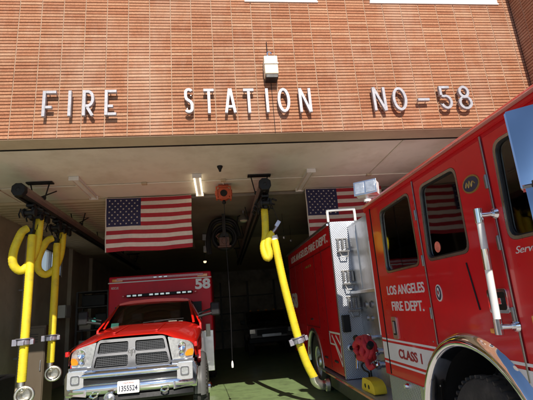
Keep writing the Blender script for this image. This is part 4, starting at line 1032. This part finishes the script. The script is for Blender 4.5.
# headlights
for s in (-1,1):
    P=[(s*.60,.965),(s*.90,.965),(s*.925,1.08),(s*.90,1.215),(s*.74,1.262),(s*.53,1.315)]
    if s<0: P=P[::-1]
    def hl(u,v,dd): return (u,dd+max(0,abs(u)-.68)**2*1.6,v)
    h=MB().prism(rpoly(P,.02),hl,-.0,.08).build('headlight','lens2',amb,bevel=.008)
    b=MB(); b.lathe([(.005,.0),(-.004,.03),(-.015,.055),(-.006,.062),(.01,.062)],(s*.745,.0,1.16),'y',24); b.build('reflector','chrome',h)
    b=MB(); b.lathe([(.005,.0),(-.004,.02),(-.012,.036),(-.006,.042),(.01,.042)],(s*.74,.0,1.055),'y',24); b.build('reflector','chrome',h)
    b=MB(); b.prism(rpoly([(s*.80,1.01),(s*.905,1.01),(s*.92,1.08),(s*.90,1.115),(s*.83,1.10),(s*.79,1.05)] if s>0 else [(s*.79,1.05),(s*.83,1.10),(s*.90,1.115),(s*.92,1.08),(s*.905,1.01),(s*.80,1.01)],.02),lambda u,v,dd:(u,dd+max(0,abs(u)-.68)**2*1.6,v),-.016,.0); b.build('turn_signal','amber',h,bevel=.004)
    MB().cube((s*.955,.03,1.175),(.05,.08,.075)).build('marker_light','redlens',amb,bevel=.012)
    # fog lamp
    o=MB().prism(rrect(s*.79-.115,s*.79+.115,.69,.925,.02),XZ,-.10,.05).build('fog_light','satin',amb,bevel=.01)
    b=MB(); b.use('chrome').prism(rrect(s*.79-.065,s*.79+.065,.745,.875,.03),XZ,-.115,-.098,holes=[rrect(s*.79-.048,s*.79+.048,.762,.858,.025)]); b.use('lens').prism(rrect(s*.79-.048,s*.79+.048,.762,.858,.025),XZ,-.108,-.099); b.build('lens',None,o,bevel=.002)
# bumper: sweeping chrome with dark slot and lower valance
def bump(prof,x1,name,m,**k):
    b=MB(); n=24; secs=[]
    for i in range(n+1):
        x=-x1+2*x1*i/n; t=abs(x)/x1; yo=.0+.16*t**3.2; zo=-.03*max(0,t-.55)
        secs.append([(x,y+yo,z+zo) for y,z in prof])
    b.loft(secs,closed=True); return b.build(name,m,amb,**k)
bump([(-.02,.925),(-.10,.915),(-.155,.885),(-.165,.85),(-.14,.822),(-.08,.815),(-.02,.82)],.965,'bumper','chrome',ang=60)
bump([(-.06,.75),(-.13,.74),(-.165,.70),(-.165,.63),(-.13,.585),(-.08,.57),(-.05,.60)],.955,'bumper','chrome',ang=60)
b=MB(); b.box(-.70,.70,-.07,.05,.70,.84); b.build('bumper_slot','black',amb)
for s in (-1,1):
    b=MB(); b.prism([(s*.62,.57),(s*.96,.60),(s*.975,.84),(s*.93,.93),(s*.905,.93),(s*.905,.68),(s*.62,.68)][::(1 if s>0 else -1)],lambda u,v,dd:(u,dd+.16*(abs(u)/.96)**3.2,v),-.168,-.06); b.build('bumper_corner','chrome',amb,bevel=.008)
bump([(-.02,.56),(-.12,.56),(-.14,.50),(-.10,.46),(-.02,.46)],.90,'valance','black')
for s in (-1,1):
    b=MB(); b.tube([(s*.50-.045,-.14,.60),(s*.50-.05,-.20,.585),(s*.50,-.215,.565),(s*.50+.05,-.20,.585),(s*.50+.05,-.15,.61)],.013,8); b.build('tow_hook','chrome',amb)
# licence plate
o=MB().prism(rrect(-.17,.14,.585,.755,.012),XZ,-.195,-.188).build('licence_plate','plate',amb)
text_mesh('1355524','plate_text','ink',(-.145,-.1955,.615),(1,0,0),up,.26,.075,.002,.02,o)
text_mesh('CALIFORNIA','plate_text','inkred',(-.09,-.1955,.715),(1,0,0),up,.15,.022,.002,.0,o)
# siren speaker
b=MB(); b.use('chrome').lathe([(.03,.03),(-.02,.045),(-.06,.072),(-.065,.078),(-.058,.080),(-.03,.06),(.03,.05)],(-.275,-.17,.545),'y',28); b.use('steel').lathe([(-.055,0),(-.05,.03),(-.035,.045),(-.03,.065)],(-.275,-.17,.545),'y',20); b.build('siren_speaker',None,amb)
# cab: greenhouse
wsB=[(0.80,1.56,1.555),(.78,1.60,1.555)]
b=MB()
# windscreen glass
V=[(-.82,1.56,1.53),(.82,1.56,1.53),(.70,2.22,1.945),(-.70,2.22,1.945)]
n=10; secs=[]
for j in range(5):
    t=j/4; row=[]
    for i in range(n+1):
        u=-1+2*i/n; hw=.82+(.70-.82)*t; row.append((u*hw,1.54+.66*t+.09*u*u,1.53+.42*t+.015*(1-u*u)))
    secs.append(row)
b.loft(secs,cap=False); b.build('windscreen','glassclr',amb,ang=80)
for s in (-1,1):
    b=MB(); b.loft([[(s*(.815+o[0]),1.60+o[1],1.50) for o in ((0,0),(.045,.01),(.055,.08),(.02,.08))],[(s*(.70+o[0]),2.29+o[1],1.965) for o in ((0,0),(.04,.01),(.05,.08),(.01,.07))]],closed=True); b.build('pillar','red_amb',amb,bevel=.006)
b=MB(); prof=[(-.76,1.94),(-.72,1.985),(-.5,2.02),(0,2.035),(.5,2.02),(.72,1.985),(.76,1.94),(.5,1.93),(-.5,1.93)]
b.loft([[(x*.96,2.20+.09*(abs(x)/.76)**2,z-.0) for x,z in prof],[(x,2.4,z+.01) for x,z in prof],[(x,3.2,z+.01) for x,z in prof]],closed=True); b.build('cab_roof','red_amb',amb,ang=50)
for s in (-1,1):
    win=[(1.86,1.53),(2.86,1.53),(2.86,1.90),(2.42,1.90)]
    o=MB(T=None); 
    def side(u,v,dd,s=s): return (s*(1.0-max(0,v-1.45)*.52+dd),u,v)
    dd=MB().prism([(1.60,.48),(3.0,.48),(3.0,1.96),(2.32,1.96),(1.66,1.48)],side,-.04,.0,holes=[win]).build('door','red_amb',amb,bevel=.006)
    MB().prism(win,side,-.03,-.022).build('pane','glass',dd,smooth=False)
    MB().box(*sorted((s*1.0,s*1.03)),2.75,2.92,1.28,1.31).build('handle','chrome',dd,bevel=.006)
    # mirror
    m=bpy.data.objects.new('mirror',None); COL.objects.link(m); m.parent=amb
    b=MB(); b.box(*sorted((s*1.17,s*1.36)),1.72,1.80,1.60,1.86); b.build('mirror_housing','black',m,bevel=.03)
    b=MB(); b.tube([(s*.93,1.74,1.60),(s*1.05,1.74,1.625),(s*1.20,1.75,1.65)],.028,10); b.tube([(s*.93,1.78,1.66),(s*1.2,1.76,1.74)],.02,10); b.build('mirror_arm','black',m)
b=MB(); b.box(-.95,.95,2.95,3.05,.5,1.95); b.box(-.9,.9,1.7,3.0,.5,.55); b.build('cab_back','black',amb)
b=MB(); b.box(-.82,.82,1.62,1.95,1.20,1.50); b.build('dashboard','black',amb,bevel=.05)
b=MB(); b.tube([(-.38+.18*math.cos(2*PI*k/24)*1,2.08+.07*math.sin(2*PI*k/24),1.47+.16*math.sin(2*PI*k/24)) for k in range(24)],.014,8,closed=True); b.build('steering_wheel','black',amb)
for s in (-1,1):
    b=MB(); b.box(s*.4-.23,s*.4+.23,2.55,2.7,1.0,1.58); b.box(s*.4-.12,s*.4+.12,2.56,2.66,1.60,1.78); b.build('seat','seat',amb,bevel=.04)
b=MB(); b.cube((.42,1.78,1.535),(.16,.10,.06),(0,0,.3)); b.cube((.58,1.80,1.53),(.08,.12,.04)); b.build('dash_papers','fw',amb,bevel=.01)
b=MB(); b.cube((-.66,1.72,1.55),(.14,.02,.09),(-.5,0,0)); b.build('dash_card','teal',amb)
for s in (-1,1):
    b=MB(); b.tube([(s*.10,1.52,1.56),(s*.10+.30,1.60,1.585),(s*.10+.55,1.63,1.59)],.008,6); b.build('wiper','black',amb)
# box
b=MB(); b.box(-1.185,1.185,3.30,7.6,.75,2.66); b.build('box_body','box_red',amb,bevel=.03)
b=MB(); b.box(-1.19,1.19,3.275,3.299,2.50,2.525); b.build('trim_strip','stripe_white',amb,bevel=.003)
b=MB(); b.box(-1.0,1.0,3.26,3.299,2.56,2.62); b.build('light_bar','lightbar_red',amb,bevel=.006)
for s,mn in ((-1,'amber'),(1,'amber')):
    b=MB(); b.box(*sorted((s*.86,s*1.10)),3.262,3.298,2.535,2.60); b.build('marker_light',mn,amb,bevel=.006)
for x in (-.12,0,.12):
    b=MB(); b.box(x-.04,x+.04,3.25,3.2599,2.575,2.605); b.build('marker_light','lens',amb,bevel=.004)
# warning light row above the cab
lb=MB(); lb.box(-.76,.74,3.18,3.26,2.155,2.225); lb=lb.build('warning_lights','black',amb,bevel=.01)
for k in range(12):
    x=-.70+k*.125
    if k in (3,8): continue
    MB().box(x-.045,x+.045,3.165,3.1795,2.168,2.212).build('lens','lens' if k not in (0,11) else 'lens',lb,bevel=.004)
for x in (-.83,.81): MB().box(x-.025,x+.025,3.19,3.26,2.17,2.21).build('marker_light','redlens',amb,bevel=.006)
MB().box(-.7,.68,3.255,3.299,2.17,2.21).build('light_mount','dark',amb)
text_mesh('58','lettering','silvertxt',(.80,3.297,2.245),(1,0,0),up,.36,.245,.004,.04,amb)
text_mesh('RESCUE','lettering','silvertxt',(-1.12,3.297,2.37),(1,0,0),up,.16,.05,.004,.0,amb)
for s in (-1,1):
    b=MB(); b.box(*sorted((s*.90,s*1.19)),3.24,3.296,.42,1.30); b.build('corner_guard','alu',amb,bevel=.01)
    b=MB(); b.box(*sorted((s*1.02,s*1.12)),3.22,3.239,1.16,1.44); b.build('corner_light','white',amb,bevel=.01)
    wheel(amb,(s*.98,5.6,.42),.42,.42,s,.255,rimmat='chrome')
b=MB(); b.box(-.95,.95,3.3,7.5,.45,.749); b.build('chassis','dark',amb)

# ---------------------------------------------------------------- dark pickup far back
v=empty('parked_pickup',(2.05,17.6,0),'dark pickup parked in the shadows at the back of the garage','pickup')
b=MB(); pr=[(.0,.55),(.0,1.10),(1.0,1.22),(1.5,1.70),(1.7,1.76),(3.4,1.76),(3.6,1.2),(4.2,1.2),(4.2,.55)]
b.prism(pr,YZ,-.92,.92); b.build('body','suv',v,bevel=.06)
b=MB(); b.cube((0,1.24,1.50),(1.45,.02,.52),(R(-46),0,0)); b.build('windscreen','glass',v)
b=MB(); b.box(-.6,.6,-.03,.0,.78,1.0); b.build('grille','black',v,bevel=.01)
b=MB(); b.box(-.96,.96,-.12,.05,.50,.70); b.build('bumper','black',v,bevel=.03)
b=MB(); b.box(-.42,.36,-.16,-.125,.72,.84); b.build('winch_plate','steel',v,bevel=.01)
for s in (-1,1):
    MB().box(s*.78-.12,s*.78+.12,-.03,.0,.86,1.04).build('headlight','lens',v,bevel=.02)
    MB().box(s*1.08-.10,s*1.08+.10,1.3,1.38,1.22,1.40).build('mirror','black',v,bevel=.02)
    wheel(v,(s*.82,.75,.38),.38,.24,s,.22); wheel(v,(s*.82,3.4,.38),.38,.24,s,.22)
for x in (-.7,-.35,0,.35,.7): MB().box(x-.04,x+.04,1.62,1.70,1.765,1.80).build('roof_light','amber',v,bevel=.008)

# ---------------------------------------------------------------- things along the left wall
e=empty('locker',(-3.80,9.5,0),'tall brown steel locker behind the second hanging hose','locker')
b=MB(); b.box(-.24,.24,0,.5,.05,1.68); b.build('case','cabinet',e,bevel=.01)
o=MB().box(-.225,.225,-.02,-.001,.1,1.63).build('door','cabinet',e,bevel=.006)
MB().box(.17,.19,-.05,-.021,.8,1.0).build('handle','steel',o,bevel=.003)
b=MB()
for k in range(4): b.box(-.1,.1,-.026,-.0205,1.35+k*.05,1.365+k*.05)
b.build('vent','dark',o)
b=MB(); b.box(-.22,.22,.03,.47,0,.05); b.build('base','black',e)
e=empty('equipment_rack',(-3.35,12.0,0),'tall dark rack with a teal light left of the ambulance box','rack')
b=MB()
for x in (-.4,.4):
    for y in (0,.5): b.box(x-.025,x+.025,y-.025,y+.025,0,2.5)
for z in (.3,.9,1.5,2.1,2.5): b.box(-.4,.4,-.02,.52,z-.015,z+.015)
b.build('frame','dark',e)
for x,z,w_,h_,m in ((-.2,.32,.3,.35,'hosered'),(.15,.32,.25,.3,'black'),(-.15,.92,.4,.35,'steel'),(.2,1.52,.3,.4,'black'),(-.2,1.52,.3,.3,'walldk'),(0,2.12,.6,.3,'black')):
    MB().box(x-w_/2,x+w_/2,.05,.4,z,z+h_).build('stored_case',m,e,bevel=.02)
b=MB(); b.lathe([(-.02,0),(-.02,.05),(0,.06)],(.05,-.02,1.75),'y',16); b.build('indicator','teal_lit',e)
e=empty('duct_pipe',(-4.5,10.6,0),'slim grey pipe running up the left wall near the window','pipe')
b=MB(); b.tube([(0,0,0),(0,0,3.7),(.05,.05,3.9),(.3,.2,4.05)],.05,12); b.build('pipe','wallin',e)
b=MB(); b.box(-.1,.07,-.08,.08,1.0,1.04); b.box(-.1,.07,-.08,.08,2.5,2.54); b.build('clamp','steel',e)
for i,(x,y,z,sx,sy,sz,m,lab) in enumerate(((-4.55,12.9,1.9,.2,.5,.35,'white','small pale box on the wall right of the window'),)):
    b=MB(); b.box(0,sx,0,sy,0,sz); b.box(sx,sx+.01,.05,sy-.05,.05,sz-.05); o=b.build('wall_box',m,bevel=.01); o.location=(x,y,z); tag(o,lab,'box')
# wheeled trolley / gear on the far left floor
e=empty('gear_cart',(-4.05,8.4,0),'black wheeled gear cart low at the left edge behind the hoses','cart')
b=MB(); b.box(-.3,.3,-.35,.35,.25,.85); b.build('bin','black',e,bevel=.05)
b=MB(); b.tube([(-.28,-.3,.8),(-.28,-.35,1.1),(.28,-.35,1.1),(.28,-.3,.8)],.018,8); b.build('push_handle','black',e)
for x in (-.26,.26):
    for y in (-.28,.28):
        b=MB(); b.lathe([(-.02,0),(-.02,.1),(.02,.1),(.02,0)],(x,y,.10),'x',18); b.box(x-.01,x+.01,y-.03,y+.03,.1,.26); b.build('caster','rubber',e)
# items on the fire engine's running board
def at_eng(l): 
    p=R(PITCH); x,y,z=l; return (1.9+x,8.9+y*math.cos(p)-z*math.sin(p),y*math.sin(p)+z*math.cos(p))
e=empty('hose_bundle',at_eng((.06,-2.82,.512)),'red coiled hose bundle with black fittings in the gap behind the cab','hose bundle')
b=MB()
for k,(rr,xx) in enumerate(((.15,0),(.16,.05),(.14,.10),(.12,-.04))):
    b.tube([(xx+.02*math.sin(j*.9+k),rr*1.25*math.cos(2*PI*j/30),.52+rr*.95*math.sin(2*PI*j/30)) for j in range(30)],.04,10,closed=True)
b.tube(smoothpath([(.0,-.12,.46),(-.01,-.18,.34),(.0,-.24,.30),(.04,-.28,.33)],6),.035,10)
b.build('coil','hosered',e)
b=MB(); b.cube((.04,.0,.54),(.10,.26,.20)); b.build('bundle_core','hosered',e,bevel=.06)
b=MB(); b.tube([(.03,.24,.60),(.03,.34,.66)],.045,14); b.tube([(.03,.22,.46),(.03,.33,.40)],.05,14,rs=[.04,.055]); b.tube([(.03,-.22,.56),(.03,-.29,.60)],.045,12); b.build('coupling','black',e)
b=MB(); b.tube(smoothpath([(.05,.05,.36),(.0,.12,.30),(.0,.04,.24),(.02,-.08,.22),(.04,-.02,.16),(.05,.06,.10),(.05,.05,.0)],6),.013,8); b.tube([(.08,0,.40),(.08,0,0)],.012,8); b.box(.0,.12,-.06,.06,0,.012); b.build('strap','black',e)
e=empty('wheel_chock',at_eng((.02,-2.95,.512)),'yellow rounded chock lying on the running board below the red hose bundle','wheel chock')
b=MB(); b.prism(rpoly([(-.34,-.0),(-.32,.10),(-.22,.155),(.0,.165),(.12,.16),(.20,.0)],.04),YZ,-.02,.14); b.build('block','yellow_plastic',e,bevel=.02)
b=MB(); b.use('black').prism(disc(.02,.07,.028,.028,0,0,16),YZ,-.024,-.021); b.prism(disc(-.12,.07,.028,.028,0,0,16),YZ,-.024,-.021); b.build('recess',None,e)

# ---------------------------------------------------------------- across the street (seen only in reflections and from the side)
def tree(x,y,h,label,seed):
    rnd=random.Random(seed); t=empty('street_tree',(x,y,-.5),label,'tree','trees across the street')
    b=MB(); b.tube([(0,0,0),(.05,0,h*.3),(0,.05,h*.6)],.2,8,rs=[.2,.14,.07])
    for k in range(6):
        a=k*1.05; b.tube([(0,0,h*(.32+.04*k)),(math.cos(a)*h*.15,math.sin(a)*h*.15,h*(.5+.04*k)),(math.cos(a)*h*.27,math.sin(a)*h*.27,h*(.62+.04*k))],.05,6,rs=[.07,.04,.02])
    b.build('trunk','bark',t)
    b=MB(); cl=[(rnd.uniform(-1,1)*h*.26,rnd.uniform(-1,1)*h*.26,h*rnd.uniform(.5,.92),rnd.uniform(.08,.15)*h) for _ in range(16)]
    for i in range(2600):
        c=rnd.choice(cl); v=Vector((rnd.gauss(0,1),rnd.gauss(0,1),rnd.gauss(0,1))).normalized()*c[3]*rnd.uniform(.5,1); p=Vector(c[:3])+v
        q=Vector((rnd.gauss(0,1),rnd.gauss(0,1),rnd.gauss(0,1))).normalized(); u=q.orthogonal().normalized()*.11; w2_=q.cross(u).normalized()*.07
        b.poly([p-u,p-w2_,p+u,p+w2_])
    b.build('crown','foliage',t,smooth=False,recalc=False)
tree(-12,-34,6,'leafy tree across the street, the one furthest left of the station',1)
tree(-4,-38,5.2,'leafy tree across the street facing the ambulance bay',2)
tree(7,-35,6.5,'leafy tree across the street facing the fire engine',3)
